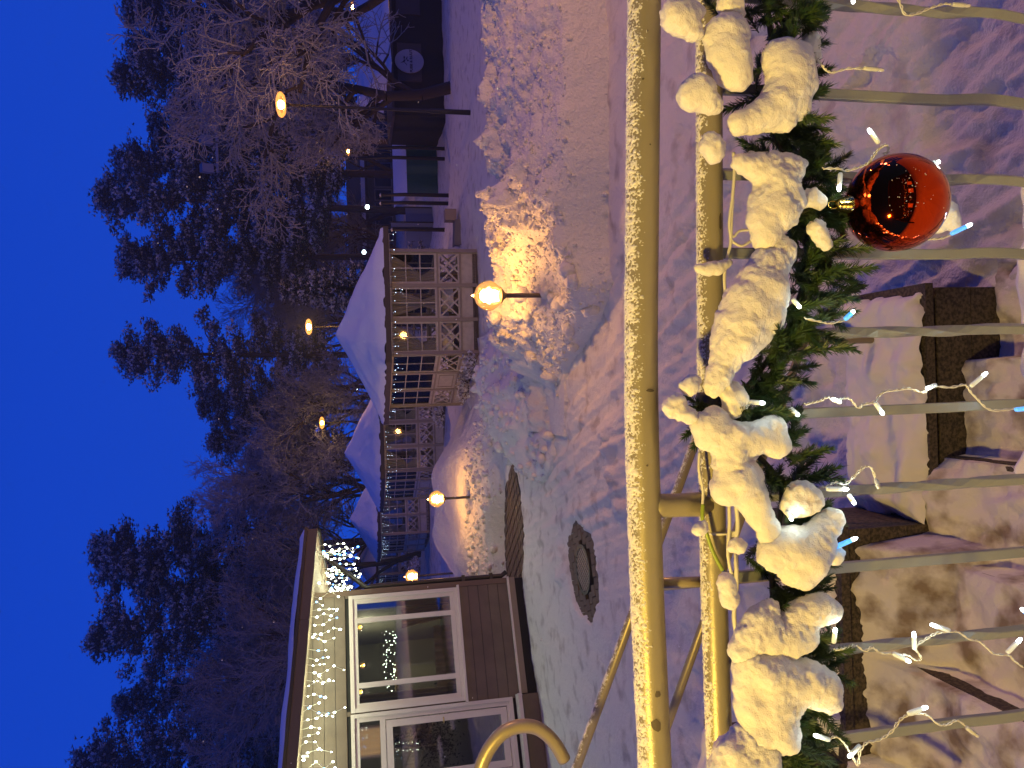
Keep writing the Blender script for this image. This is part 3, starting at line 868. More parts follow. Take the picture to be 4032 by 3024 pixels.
# ================================================================== PAVILIONS
def pavilion(label):
    """local origin = left front corner of the nearest pavilion"""
    P1 = Vector((0, 0, 0)); P0 = Vector((2.52, -.10, 0)); P2 = Vector((-1.31, 2.55, 0)); P3 = P0 + P2
    t = thing('pavilion', label, 'pavilion', (0, 0, 0), 0, 'row of snow roofed garden pavilions')
    lpart('floor', MB().add([P0, P1, P2, P3, P0 + Vector((0,0,.12)), P1 + Vector((0,0,.12)), P2 + Vector((0,0,.12)), P3 + Vector((0,0,.12))],
          [(0,1,2,3),(7,6,5,4),(0,4,5,1),(1,5,6,2),(2,6,7,3),(3,7,4,0)]), 'pav_floor', t)
    def side(A, B, nb, door_bay=None, rear=False):
        d = (B - A); L = d.length; d = d / L; n = Vector((d.y, -d.x, 0))
        if (A + d * L/2 - (P0+P2)/2).dot(n) < 0: n = -n
        def bx(mb, s0, s1, z0, z1, o0, o1):
            return mb.obox(A + d*((s0+s1)/2) + n*((o0+o1)/2) + Vector((0,0,(z0+z1)/2)), d*((s1-s0)/2), n*((o1-o0)/2), Vector((0,0,(z1-z0)/2)))
        w = L / nb
        for i in range(nb + 1):
            s = i * w
            lpart('post', bx(MB(), s - .045, s + .045, 0, 2.2, -.06, .03), 'pav_post', t)
        lpart('rail', bx(MB(), .045, L - .045, .965, 1.005, -.05, .02), 'pav_post', t)
        lpart('rail', bx(MB(), .045, L - .045, .40, .44, -.05, .035), 'pav_post', t)
        for i in range(nb):
            s0, s1 = i * w + .047, (i + 1) * w - .047
            # window
            f = MB(); fw = .045
            bx(f, s0, s1, 2.10, 2.155, -.03, .008); bx(f, s0, s1, 1.008, 1.06, -.03, .008)
            bx(f, s0, s0 + fw, 1.06, 2.10, -.03, .008); bx(f, s1 - fw, s1, 1.06, 2.10, -.03, .008)
            wn = lpart('window', f, 'pav_paint', t)
            mdl = MB(); sm_ = (s0 + s1) / 2
            bx(mdl, sm_ - .013, sm_ + .013, 1.06, 2.10, -.022, .004)
            for z in (1.06 + 1.04/3, 1.06 + 2.08/3):
                bx(mdl, s0 + fw, sm_ - .013, z - .012, z + .012, -.022, .004); bx(mdl, sm_ + .013, s1 - fw, z - .012, z + .012, -.022, .004)
            lpart('glazing_bars', mdl, 'pav_paint', wn)
            for a, b in ((s0 + fw, sm_ - .013), (sm_ + .013, s1 - fw)):
                for k in range(3):
                    za = 1.06 + 1.04 * k / 3 + .012; zb = 1.06 + 1.04 * (k + 1) / 3 - .012
                    lpart('pane', bx(MB(), a, b, za, zb, -.012, -.008), 'pane', wn)
            # base panel
            lpart('base_panel', bx(MB(), s0, s1, .02, .398, -.03, .0), 'pav_paint', t)
            if i == door_bay:
                lpart('door_panel', bx(MB(), s0, s1, .442, .963, -.03, .006), 'pav_paint', t)
                lpart('door_moulding', bx(bx(bx(bx(MB(), s0+.10, s1-.10, .88, .90, .006, .018), s0+.10, s1-.10, .51, .53, .006, .018), s0+.10, s0+.12, .53, .88, .006, .018), s1-.12, s1-.10, .53, .88, .006, .018), 'pav_post', t)
            else:
                g = MB(); fz0, fz1 = .445, .962
                bx(g, s0, s1, fz1 - .04, fz1, -.02, .004); bx(g, s0, s1, fz0, fz0 + .04, -.02, .004)
                bx(g, s0, s0 + .04, fz0 + .04, fz1 - .04, -.02, .004); bx(g, s1 - .04, s1, fz0 + .04, fz1 - .04, -.02, .004)
                lt = lpart('lattice', g, 'pav_paint', t)
                a0, a1, c0_, c1_ = s0 + .04, s1 - .04, fz0 + .04, fz1 - .04
                W_ = a1 - a0
                for k, (u0, u1) in enumerate(((0, .64), (.36, 1), (.64, 0), (1, .36))):
                    pA = A + d*(a0 + u0*W_) + Vector((0,0,c0_)); pB = A + d*(a0 + u1*W_) + Vector((0,0,c1_))
                    dd = (pB - pA); Lh = dd.length/2; dd.normalize()
                    lpart('slat', MB().obox((pA+pB)/2 + n*(-.008 + .0025*(k % 2) + .001*k), dd*Lh, dd.cross(n)*.021, n*.007), 'pav_paint', lt)
            if not rear and i != door_bay:
                # tied lace curtain
                zs_ = np.linspace(0, 1, 14); xs_ = np.linspace(0, 1, 26); Aa, Bb = np.meshgrid(xs_, zs_)
                side_ = (i % 2)
                width = np.where(Bb > .30, .22 + .78 * ((Bb - .30) / .70) ** .75, .22 + .35 * (.30 - Bb) / .30)
                u = Aa * width if side_ == 0 else 1 - Aa * width
                if i == 1: u = .5 + (Aa - .5) * width
                P = np.array(A)[None,None] + np.array(d)[None,None] * (s0 + .04 + u*(s1 - s0 - .08))[..., None] + np.array(n)[None,None] * (-.09 + .018*np.sin(Aa*34))[..., None]
                P[..., 2] += 1.05 + 1.05 * Bb
                lpart('curtain', np_mesh('curtain', P.reshape(-1,3), grid_faces(*Aa.shape)), 'curtain', t)
    side(P1, P0, 3); side(P1, P2, 3, door_bay=1); side(P2, P3, 3, rear=True); side(P3, P0, 3, rear=True)
    # roof: fascia and thick snow
    ov = .32
    cen = (P0 + P2) / 2
    e1 = (P0 - P1) / 2; e2 = (P2 - P1) / 2
    sa = 1 + ov * 1.12 / e1.length; sb = 1 + ov * 1.12 / e2.length
    fa = MB()
    cs = [cen + e1*sa*i + e2*sb*j for i, j in ((-1,-1),(1,-1),(1,1),(-1,1))]
    ci = [cen + e1*(sa-.06)*i + e2*(sb-.06)*j for i, j in ((-1,-1),(1,-1),(1,1),(-1,1))]
    for k in range(4):
        a, b, c, d_ = cs[k], cs[(k+1) % 4], ci[(k+1) % 4], ci[k]
        lo, hi = Vector((0,0,2.16)), Vector((0,0,2.30))
        fa.add([a+lo, b+lo, c+lo, d_+lo, a+hi, b+hi, c+hi, d_+hi], [(3,2,1,0),(4,5,6,7),(0,1,5,4),(1,2,6,5),(2,3,7,6),(3,0,4,7)])
    rf = lpart('roof', fa, 'pav_dark', t)
    ce = MB().add([p + Vector((0,0,2.20)) for p in ci], [(0,1,2,3)]); lpart('ceiling', ce, 'pav_floor', rf)
    g = np.linspace(-1, 1, 61); A_, B_ = np.meshgrid(g, g)
    rr = (np.abs(A_)**6 + np.abs(B_)**6) ** (1/6); rr = np.minimum(rr, 1)
    edge = np.clip((1.0 - np.maximum(np.abs(A_), np.abs(B_)) - .012 * fbm(A_*9, B_*9, oct=3, seed=112)) / .10, 0, 1)
    zz_ = 2.285 + .13 * np.sqrt(edge) + (1.10) * (1 - rr) ** 1.06 + .035 * fbm(A_*2.5, B_*2.5, oct=4, seed=111) * edge
    Pp = np.array(cen)[None,None] + np.array(e1)[None,None]*(A_*(sa+.01))[...,None] + np.array(e2)[None,None]*(B_*(sb+.01))[...,None]
    Pp[..., 2] = zz_
    lpart('roof_snow', np_mesh('roof_snow', Pp.reshape(-1,3), grid_faces(61,61)), 'roof_snow', rf)
    return t
PV0 = at(1885, 1390, 18.75); PV0.z = 0.0
pv = [pavilion('nearest cream timber pavilion with lattice panels, lace curtains and snow roof')]
pv[0].location = PV0
pl = ['second pavilion from the front, half hidden by the snow bank', 'third pavilion in the row, just right of the second globe lamp', 'farthest pavilion in the row, partly hidden by the brown house']
for k in range(3):
    c = copy_tree(pv[0]); c.location = PV0 + Vector((-3.66 * (k+1), 7.6 * (k+1) + .3 * k, 0)); c['label'] = pl[k]; pv.append(c)
pvn = ['nearest', 'second', 'third', 'farthest']
for k, p in enumerate(pv):
    base = p.location; runs = []
    for (a, b, n) in ((Vector((2.95, -.38, 0)), Vector((-.15, -.26, 0)), 15), (Vector((-.17, -.2, 0)), Vector((-1.5, 2.4, 0)), 13)):
        for i in range(n):
            q = base + a + (b - a) * ((i + random.random() * .8) / n) + Vector((0, 0, 2.15)); r_ = [q]; zz_ = 0
            for j in range(random.choice((1, 1, 2, 3))):
                zz_ += random.uniform(.05, .14); r_.append(q + Vector((random.uniform(-.03, .03), random.uniform(-.02, .02), -zz_)))
            runs.append(r_)
    t = icicle('icicle_lights', 'tiny bluish icicle lights hanging from the eave of the %s pavilion' % pvn[k], runs, 'icicle lights on the pavilions', ([BULB_P], [1]), 'wire')
    for ch in t.children:
        if ch.name.startswith('bulb'): ch.scale = [random.uniform(.3, .8)] * 3
# tables and a lamp inside the nearest pavilion
for (dx, dy, lab) in ((.45, .75, 'white clothed table inside the nearest pavilion by its front left window'), (1.45, .55, 'white clothed table inside the nearest pavilion by its middle window'), (.9, 1.6, 'white clothed table at the back of the nearest pavilion')):
    c = PV0 + Vector((dx, dy, .12)); tt = thing('cafe_table', lab, 'table', c)
    lpart('table_top', MB().lathe([(0, .74), (.34, .74), (.34, .70), (0, .70)], n=20), 'cloth', tt)
    lpart('tablecloth', MB().lathe([(.35, .745), (.37, .60), (.36, .45)], n=20), 'cloth', tt)
    lpart('leg', MB().tube([(0, 0, 0), (0, 0, .70)], .03, 8), 'pav_post', tt)
    lpart('menu_card', MB().box((-.07, -.01, .75), (.07, .01, .95)), 'cloth', tt)
pbp = at(1607, 1028, 19.6)
tt = thing('pendant_bulb', 'round yellow bulb glowing inside the right window of the nearest pavilion', 'lamp', pbp)
lpart('bulb', MB().sphere((0,0,0), .05, 12, 8), 'core_yellow', tt, True)
lpart('cord', MB().tube([(0,0,.05), (0,0,2.2 - pbp.z)], .005, 5), 'gutter', tt)
pointlight('bulb_light', (0, 0, 0), AMBER, 4, .055, tt)
# ================================================================== LAMPS
def globe_lamp(label, foot, globe_z, s=1.0, power=P_GLOBE):
    t = thing('globe_lamp', label, 'lamp', foot, 0, 'low amber globe lamps')
    h = globe_z - foot.z
    lpart('pole', MB().tube([(0, 0, -.4), (0, 0, h - .045)], .031 * s, 14), 'garden_pole', t, True)
    lpart('collar', MB().lathe([(.035, -.06), (.045, -.04), (.10, .0), (.115, .012), (.0, .012)], (0, 0, h), 18), 'garden_pole', t, True)
    prof = [(.112, .012), (.150, .06), (.188, .115), (.204, .155), (.196, .19), (.188, .225), (.160, .285), (.105, .335), (.04, .358), (.012, .385), (0, .40)]
    lpart('globe', MB().lathe([(r * s, z * s) for r, z in prof], (0, 0, h), 10), 'globe_glass', t, True)
    lpart('light_core', MB().lathe([(0, .10), (.05, .11), (.085, .15), (.085, .24), (.05, .28), (0, .29)], (0, 0, h), 16), 'core_amber', t, True)
    pointlight('globe_light', (0, 0, h + .195), AMBER, power, .118, t)
    return t
g1 = at(1975, 1155, 9.8)
globe_lamp('nearest globe lamp standing in the long snow bank', GARDEN1, g1.z, 1.0)
g2 = at(1748, 1955, LAMP2.y)
globe_lamp('globe lamp beside the bare path in front of the third pavilion', Vector((LAMP2.x, LAMP2.y, LAMP2.z)), g2.z, 1.0, P_GLOBE)
g3 = at(1645, 2268, 22.5)
globe_lamp('farthest globe lamp half hidden behind the corner of the brown house', Vector((g3.x, g3.y, .1)), g3.z, 1.0, P_GLOBE * .8)

def tall_lamp(label, foot, z, m='core_amber', col=SODIUM, power=P_TALL):
    t = thing('street_lamp', label, 'street lamp', foot, 0, 'tall park lamps with flat glowing heads')
    h = z - foot.z
    lpart('pole', MB().tube([(0, 0, -.3), (0, 0, 1.0), (0, 0, 1.02), (0, 0, h - .14)], [.065, .06, .042, .032], 12), 'lamp_pole', t, True)
    lpart('collar', MB().lathe([(.035, -.20), (.05, -.15), (.10, -.125), (.0, -.125)], (0, 0, h), 16), 'lamp_pole', t, True)
    lpart('glass_head', MB().lathe([(.10, -.125), (.22, -.10), (.29, -.04), (.30, .0), (.27, .055), (.16, .10), (.0, .115)], (0, 0, h), 24), 'head_glass', t, True)
    lpart('light_core', MB().lathe([(0, -.09), (.06, -.08), (.10, -.03), (.10, .03), (.06, .06), (0, .07)], (0, 0, h), 16), m, t, True)
    pointlight('head_light', (0, 0, h - .01), col, power, .118, t)
    return t
def tl(x, y, Y, xf, label, m='core_amber', col=SODIUM, power=P_TALL, zf=None):
    p = at(x, y, Y)
    zf_ = float(ground_h(np.array(p.x), np.array(Y))) if zf is None else zf
    return tall_lamp(label, Vector((p.x, Y, zf_)), p.z, m, col, power)
tl(1105, 412, 19.0, 0, 'tall park lamp on a black pole at the right before the frosted tree', power=95)
tl(1215, 1287, 29.0, 0, 'tall park lamp glowing just above the roof of the nearest pavilion')
tl(1267, 1665, 38.0, 0, 'yellow tall park lamp glowing above the second pavilion', 'core_yellow', YELLOW, 95)
tl(1370, 595, 51.0, 0, 'small distant park lamp among the trunks right of the nearest pavilion', 'core_small', SODIUM, 260)
tl(1310, 1447, 60.0, 0, 'tiny distant park lamp behind bare branches over the nearest pavilion', 'core_small', SODIUM, 260)
tl(1390, 28, 40.0, 0, 'distant park lamp shining through the frosted branches at the far right', 'core_small', SODIUM, 260)
for (x, y, Y, lab) in ((1447, 815, 44, 'small cold white lamp on a post right of the nearest pavilion roof'), (1434, 993, 46, 'small cold white lamp peeping over the right slope of the nearest pavilion roof'), (1404, 1527, 48, 'small cold white lamp between the first two pavilion roofs')):
    p = at(x, y, Y); zf = float(ground_h(np.array(p.x), np.array(float(Y))))
    t = thing('lamp_post', lab, 'lamp', (p.x, Y, zf), 0, 'small cold white park lamps')
    h = p.z - zf
    lpart('pole', MB().tube([(0, 0, -.2), (0, 0, h - .1)], .05, 8), 'lamp_pole', t)
    lpart('lantern', MB().lathe([(.05, -.1), (.13, -.04), (.13, .06), (.05, .12), (0, .13)], (0, 0, h), 12), 'core_white', t, True)
# the lamp that lights the railing: on the terrace, behind the photographer to the left
tf = Vector((-1.8, -.42, 1.5))
tall_lamp('tall park lamp standing on the terrace behind the railing', tf, 4.3, 'core_yellow', (1.0, .90, .37), P_TERRACE)
tall_lamp('unseen tall lamp added right of the terrace to warm the snow bank', Vector((9.0, 6.0, 0)), 4.6, 'core_amber', SODIUM, 1350)  # added out of view to throw warm light on the bank
# unseen restaurant added behind the photographer for mirroring, raised to cut sky light
rs = thing('restaurant', 'unseen dark restaurant front added behind the terrace, raised to block sky light', 'building', (0, -7, 1.5))
part('wall', MB().box((-12, -7.4, 0), (12, -7, 12.5)), 'wall_dark', rs)
part('cornice', MB().box((-12.2, -7.0, 12.3), (12.2, -6.6, 12.7)), 'fascia', rs)
for x in (-6, -3.2, 1.5, 4.3):
    wn = part('window', MB().box((x, -6.99, 2.3), (x + 1.4, -6.95, 3.9)), 'frame_white', rs)
    part('pane', MB().box((x + .1, -6.949, 2.4), (x + 1.3, -6.94, 3.8)), 'window_lit' if x != -6 else 'window_dark', wn)  # glowing panes added for the bauble to mirror
runs = []
for k in range(40):
    q = Vector((-8 + k * .4, -6.3, 5.0)); runs.append([q] + [q + Vector((random.uniform(-.04, .04), 0, -.16 * (j + 1))) for j in range(random.randint(2, 5))])
for k in range(34):
    q = Vector((-7 + k * .42, -6.2, 3.9 - .6 * abs(math.sin(k * .5)))); runs.append([q, q + Vector((0, .02, -.12)), q + Vector((.05, 0, -.3))])
icicle('icicle_lights', 'white icicle lights along the restaurant eave behind the terrace', runs, 'icicle lights on the restaurant', ([BULB_W, BULB_B], [.8, .2]), 'wire')

# ================================================================== FAR RIGHT: kiosk, fence, long building
KY = 32.0
kb = at(1742, 200, KY); ke = at(1545, 200, KY); kt = at(1445, 200, KY)
kx0 = at(1640, 455, KY).x; kx1 = at(1640, -700, KY).x
kio = thing('kiosk', 'low dark kiosk with a snowy roof under the frosted tree', 'kiosk', ((kx0+kx1)/2, KY, kb.z))
part('wall', MB().box((kx0, KY, kb.z - .6), (kx1, KY + 4, ke.z)), 'wall_dark', kio)
ksx = at(1500, 300, KY).x
rfk = part('roof', MB().box((kx0 - .2, KY - .4, ke.z), (kx1, KY + 4.3, ke.z + .10)), 'pav_dark', kio)
xs = np.linspace(ksx, kx1, 60); ys = np.linspace(KY - .45, KY + 4.3, 30); X, Y = np.meshgrid(xs, ys)
Z = ke.z + .11 + sstep(KY - .46, KY - .25, Y) * .12 + (Y - KY + .45) * .26 * sstep(0, .35, X - ksx) + .04 * fbm(X, Y, oct=3, seed=121)
part('roof_snow', np_mesh('roof_snow', np.stack([X, Y, Z], -1).reshape(-1, 3), grid_faces(*X.shape)), 'roof_snow', rfk)
for x in (kx0 + 1.4, kx0 + 4.2):
    part('shutter', MB().box((x, KY - .05, kb.z + .9), (x + 1.6, KY - .002, kb.z + 1.9)), 'pav_dark', kio)
sg = at(1612, 240, KY - .12)
sgn = thing('round_sign', 'round pale sign with dark bird emblem and lettering on the dark kiosk', 'sign', sg)
a_, b_ = .49, .60
ring = [(a_ * math.cos(2*math.pi*k/48), b_ * math.sin(2*math.pi*k/48)) for k in range(48)]
mb = MB().add([(x, 0, z) for x, z in ring] + [(x, .06, z) for x, z in ring], [tuple(range(48))] + [(k, k+48, (k+1) % 48 + 48, (k+1) % 48) for k in range(48)] + [tuple(range(48, 96))[::-1]])
lpart('disc', mb, 'sign_white', sgn)
em = MB()
for poly in ([(-.10, .38), (-.02, .26), (.06, .22), (.03, .16), (-.06, .20)], [(-.02, .26), (-.13, .12), (-.20, .10), (-.10, .19)], [(.05, .22), (.16, .25), (.20, .20), (.12, .17)], [(.02, .17), (.13, .12), (.20, .07), (.10, .08)], [(-.02, .08), (.06, .12), (.04, .03), (-.01, .03)]):
    n = len(poly); em.add([(x, -.006, z) for x, z in poly] + [(x, .001, z) for x, z in poly], [tuple(range(n))] + [(k, k+n, (k+1) % n + n, (k+1) % n) for k in range(n)])
lpart('emblem', em, 'sign_ink', sgn)
tcu = bpy.data.curves.new('lettering', 'FONT'); tcu.body = 'PUBB & RUUT'; tcu.size = .155; tcu.align_x = 'CENTER'; tcu.align_y = 'CENTER'; tcu.extrude = .003; tcu.offset = .004
tcu.materials.append(MATS['sign_ink'])
tmp_ = bpy.data.objects.new('tmp', tcu); COL.objects.link(tmp_)
lm_ = bpy.data.meshes.new_from_object(tmp_.evaluated_get(bpy.context.evaluated_depsgraph_get())); bpy.data.objects.remove(tmp_)
to = link('lettering', lm_, None, sgn, (0, -.006, -.075)); to.rotation_euler = (math.radians(90), 0, 0)

# long low building far behind
LY = 74.0
def far_box(x0, y0, x1, y1, Y, dep): 
    a = at(x0, y0, Y); b = at(x1, y1, Y)
    return (min(a.x, b.x), Y, min(a.z, b.z)), (max(a.x, b.x), Y + dep, max(a.z, b.z))
lb = thing('long_building', 'long grey two storey building far behind the trunks', 'building', at(1600, 750, LY))
a, b = far_box(1372, 1010, 1700, 430, LY, 8)
part('wall', MB().box((a[0], a[1], a[2] - 1), b), 'wall_grey', lb)
za = at(1436, 750, LY).z; zb = at(1421, 750, LY).z
cn = part('canopy', MB().box((a[0] - .5, LY - 2.0, za - .25), (b[0], LY - .01, za)), 'pav_dark', lb)
part('canopy_snow', MB().box((a[0] - .5, LY - 2.05, za + .002), (b[0], LY - .01, zb)), 'roof_snow', cn)
for k in range(11):
    x = a[0] + .8 + k * (b[0] - a[0] - 1.6) / 10
    wn = part('window', MB().box((x - .55, LY - .06, za - 2.6), (x + .55, LY - .003, za - .9)), 'panel_pale' if k % 3 else 'panel_blue', lb)
    part('pane', MB().box((x - .45, LY - .10, za - 2.5), (x + .45, LY - .061, za - 1.0)), 'window_dark', wn)
# fence panels and tarp closed in front of it
TY = 36.0
gz = float(ground_h(np.array(9.0), np.array(TY))) - .2
tp = thing('tarp_stall', 'dark teal tarpaulin covered stall behind the snow right of the pavilions', 'stall', at(1700, 650, TY))
a, b = far_box(1604, 768, 1740, 500, TY, 3.0)
xs = np.linspace(a[0], b[0], 70); zs = np.linspace(min(a[2], gz), b[2], 14); X, Zz = np.meshgrid(xs, zs)
Yt = TY + .07 * np.sin(X * 5.2) * (1 - (Zz - zs[0]) / (zs[-1] - zs[0]) * .6)
part('tarp', np_mesh('tarp', np.stack([X, Yt, Zz], -1).reshape(-1, 3), grid_faces(*X.shape)), 'tarp_teal', tp)
part('roof_tarp', MB().add([(a[0], TY + .02, b[2]), (b[0], TY + .02, b[2]), (b[0], TY + 2.6, b[2] + .5), (a[0], TY + 2.6, b[2] + .5)], [(0,1,2,3)]), 'roof_snow', tp)
for k in range(4):
    x = a[0] + (b[0] - a[0]) * k / 3; part('pole', MB().tube([(x, TY + .12, gz), (x, TY + .12, b[2] + .03)], .03, 6), 'lamp_pole', tp)
for (xa, ya, xb, yb, Y, m, nm, lab, cat) in (
        (1602, 1000, 1695, 815, 40, 'panel_blue', 'screen_panel', 'flat bluish screen panel behind the right corner of the nearest pavilion', 'panel'),
        (1540, 900, 1608, 872, 39, 'panel_blue', 'screen_panel', 'narrow upright bluish panel between the dark posts', 'panel')):
    a, b = far_box(xa, ya, xb, yb, Y, .12); t = thing(nm, lab, cat, ((a[0]+b[0])/2, Y, a[2]))
    part('board', MB().box((a[0], a[1], gz - .3), b), m, t)
    for x in (a[0] + .04, b[0] - .04): part('post', MB().tube([(x, Y - .04, gz - .3), (x, Y - .04, b[2] + .1)], .035, 8), 'lamp_pole', t)
pn = ['first', 'second', 'third', 'fourth', 'fifth']
for k, (x0, y, x1, Y) in enumerate(((1545, 904, 1680, 30), (1500, 800, 1690, 31), (1500, 768, 1690, 31), (1360, 625, 1725, 33), (1420, 585, 1725, 33))):
    p = at(x0, y, Y); q = at(x1, y, Y)
    t = thing('wooden_post', 'dark upright post, %s from the right corner of the nearest pavilion' % pn[k], 'post', (q.x, Y, q.z), 0, 'dark posts behind the snow')
    lpart('shaft', MB().tube([(0, 0, -1.2), (0, 0, (p.z - q.z) * .5), (p.x - q.x, 0, p.z - q.z)], [.085, .075, .06], 8), 'lamp_pole', t, True)
    lpart('cap', MB().lathe([(.075, 0), (.085, .03), (.0, .07)], (p.x - q.x, 0, p.z - q.z), 8), 'pine_snow', t, True)
# bench half sunk in the snow
bn = at(1770, 905, 21.5)
t = thing('garden_bench', 'grey garden bench half buried in snow right of the nearest pavilion', 'bench', (bn.x, bn.y, 0))
lpart('seat', MB().obox((-.1, 0, .16), (.36, 0, -.02), (0, .2, .0), (0, 0, .025)), 'bench_grey', t)
lpart('front_board', MB().obox((-.1, -.21, .02), (.36, 0, -.02), (0, .012, .0), (0, 0, .14)), 'bench_grey', t)
lpart('backrest', MB().obox((.40, 0, .27), (.16, 0, 0), (0, .18, 0), (0, 0, .16)), 'bench_wood', t)
lpart('leg', MB().box((-.44, -.18, -.3), (-.38, .18, .14)), 'bench_grey', t); lpart('leg', MB().box((.2, -.18, -.3), (.26, .18, .14)), 'bench_grey', t)
# floodlight mast among the pines
fm_ = at(850, 560, 42); fz = float(ground_h(np.array(fm_.x), np.array(42.0)))
t = thing('floodlight_mast', 'tall mast with a crossbar of unlit white floodlights among the pines', 'mast', (fm_.x, 42, fz))
h = fm_.z - fz
lpart('pole', MB().tube([(0, 0, -.3), (0, 0, h)], [.14, .07], 10), 'lamp_pole', t)
lpart('crossbar', MB().box((-1.6, -.05, h - .1), (1.6, .05, h + .02)), 'flood_white', t)
for x in (-1.45, 0, 1.35):
    lpart('floodlight', MB().obox((x, -.25, h + .45), (.22, 0, 0), (0, .16, .1), (0, -.1, .26)), 'flood_white', t)

# ================================================================== TREES
def seg_mesh(name, segs, n=3):
    S = np.array(segs, float)                               # x0 y0 z0 x1 y1 z1 r0 r1
    a, b = S[:, :3], S[:, 3:6]; d = b - a; d /= np.linalg.norm(d, axis=1, keepdims=True) + 1e-9
    ref = np.where(np.abs(d[:, 2:3]) > .9, np.array([[1., 0, 0]]), np.array([[0, 0, 1.]]))
    u = np.cross(d, ref); u /= np.linalg.norm(u, axis=1, keepdims=True) + 1e-9; w = np.cross(d, u)
    V = []
    for (c, r) in ((a, S[:, 6:7]), (b, S[:, 7:8])):
        for k in range(n):
            t = 2 * math.pi * k / n; V.append(c + (u * math.cos(t) + w * math.sin(t)) * r)
    V = np.stack(V, 1)                                      # (N, 2n, 3)
    base = (np.arange(len(S)) * 2 * n)[:, None]
    Fs = [np.stack([base[:, 0] + k, base[:, 0] + (k+1) % n, base[:, 0] + n + (k+1) % n, base[:, 0] + n + k], 1) for k in range(n)]
    return np_mesh(name, V.reshape(-1, 3), np.concatenate(Fs), smooth=False)
def grow(seed, height, spread, levels=5, kids=(5, 6, 6, 5), droop=.0, r0=.16, base_frac=.22, twig_r=.010, up=.35, wig=.20, lean=(0, 0)):
    rg = random.Random(seed); thick, thin = [], []
    def branch(p, d, L, r, lev):
        n = max(3, int(5 - lev * .5)); pts = [p]; dd = d.copy(); sl = L / n
        for i in range(n):
            dd = (dd + Vector((rg.gauss(0, wig), rg.gauss(0, wig), rg.gauss(0, wig * .8) + (up * .12 if lev < 3 else -droop)))).normalized()
            pts.append(pts[-1] + dd * sl)
        for i in range(n):
            ra = max(twig_r, r * (1 - .62 * i / n)); rb = max(twig_r * .8, r * (1 - .62 * (i+1) / n))
            (thick if ra > .035 else thin).append((*pts[i], *pts[i+1], ra, rb))
        if lev >= levels: return
        nk = kids[min(lev, len(kids)-1)]
        for k in range(nk):
            f = (base_frac if lev == 0 else .18) + (1 - (base_frac if lev == 0 else .18)) * ((k + rg.random()) / nk)
            i = min(n - 1, int(f * n)); q = pts[i] + (pts[i+1] - pts[i]) * (f * n - i)
            ax = (pts[i+1] - pts[i]).normalized()
            side = ax.orthogonal().normalized(); side.rotate(Matrix.Rotation(rg.uniform(0, 2*math.pi), 3, ax))
            an = rg.uniform(.55, 1.05) * spread
            nd = (ax * math.cos(an) + side * math.sin(an)); nd.z += up * (.5 if lev < 2 else .1); nd.normalize()
            branch(q, nd, L * rg.uniform(.42, .66) * (1.15 - .35 * f), r * (.62 - .3 * f) + .004, lev + 1)
    branch(Vector((0, 0, -.2)), Vector((lean[0], lean[1], 1)).normalized(), height * .62, r0, 0)
    return thick, thin
def bare_tree(label, loc, variant, scale, rz, m_tw, group):
    t = thing('bare_tree', label, 'tree', loc, rz, group); t.scale = (scale,) * 3
    tk, tn = BV[variant]
    link('trunk', tk, None, t); c = bpy.data.objects.new('crown', tn[m_tw]); COL.objects.link(c); c.parent = t
    return t
BV = []
def add_variant(**kw):
    tk, tn = grow(**kw)
    a = seg_mesh('trunk', tk, 6); a.materials.append(MATS['bark'])
    res = {}
    for m in ('twig_frost', 'twig_far'):
        b = seg_mesh('crown', tn, 3); b.materials.append(MATS[m]); res[m] = b
    BV.append((a, res))
    return len(tk), len(tn)
print('variants', add_variant(seed=3, height=9.5, spread=1.0, kids=(7, 7, 6, 5, 4), levels=5, droop=.06, r0=.21, base_frac=.16, twig_r=.010, lean=(-.18, -.05)),
      add_variant(seed=5, height=13, spread=.85, kids=(8, 7, 6, 4), levels=5, droop=.03, r0=.20, base_frac=.25, twig_r=.012, up=.6),
      add_variant(seed=8, height=12, spread=.9, kids=(8, 7, 6, 4), levels=5, droop=.03, r0=.19, base_frac=.20, twig_r=.012, up=.5),
      add_variant(seed=13, height=14, spread=.75, kids=(9, 7, 6, 4), levels=5, droop=.02, r0=.20, base_frac=.3, twig_r=.012, up=.7))
def gpt(y, Y):
    p = at(1600, y, Y); p.z = float(ground_h(np.array(p.x), np.array(Y))); return p
def bt(y, Y, v, s, rz, label, m='twig_far', group='bare frosted trees behind the pavilions'):
    return bare_tree(label, gpt(y, Y), v, s, rz, m, group)
bt(-60, 23.0, 0, 1.28, 2.2, 'large frosted bare tree spreading its branches behind the right hand park lamp', 'twig_frost', 'frosted trees at the right')
bt(330, 27.0, 0, 1.05, .3, 'smaller frosted bare tree drooping over the teal stall', 'twig_frost', 'frosted trees at the right')
bt(1530, 40, 2, .62, .4, 'bare bushy tree right behind the gap between the first two pavilions')
bt(1640, 44, 1, .85, 1.4, 'bare tree under the yellow park lamp')
bt(1790, 46, 3, .92, 2.5, 'tall bare tree rising over the second pavilion roof', 'twig_frost')
bt(1905, 43, 2, .92, 3.6, 'bare tree over the third pavilion roof', 'twig_frost')
bt(2060, 41, 1, .92, 5.0, 'bare tree beside the gable end of the brown house', 'twig_frost')
bt(2180, 39, 2, .95, .9, 'bare tree rising behind the brown house gable', 'twig_far')
bt(2420, 36, 3, .85, 2.0, 'bare tree behind the middle of the brown house roof', 'twig_far')
bt(2600, 38, 2, 1.0, 4.0, 'dense bare tree behind the brown house roof between two pines', 'twig_far')
bt(2800, 37, 1, 1.05, 3.2, 'dense bare tree behind the left part of the brown house roof', 'twig_far')
bt(2990, 36, 3, 1.05, 1.2, 'bare tree at the left border above the brown house', 'twig_far')
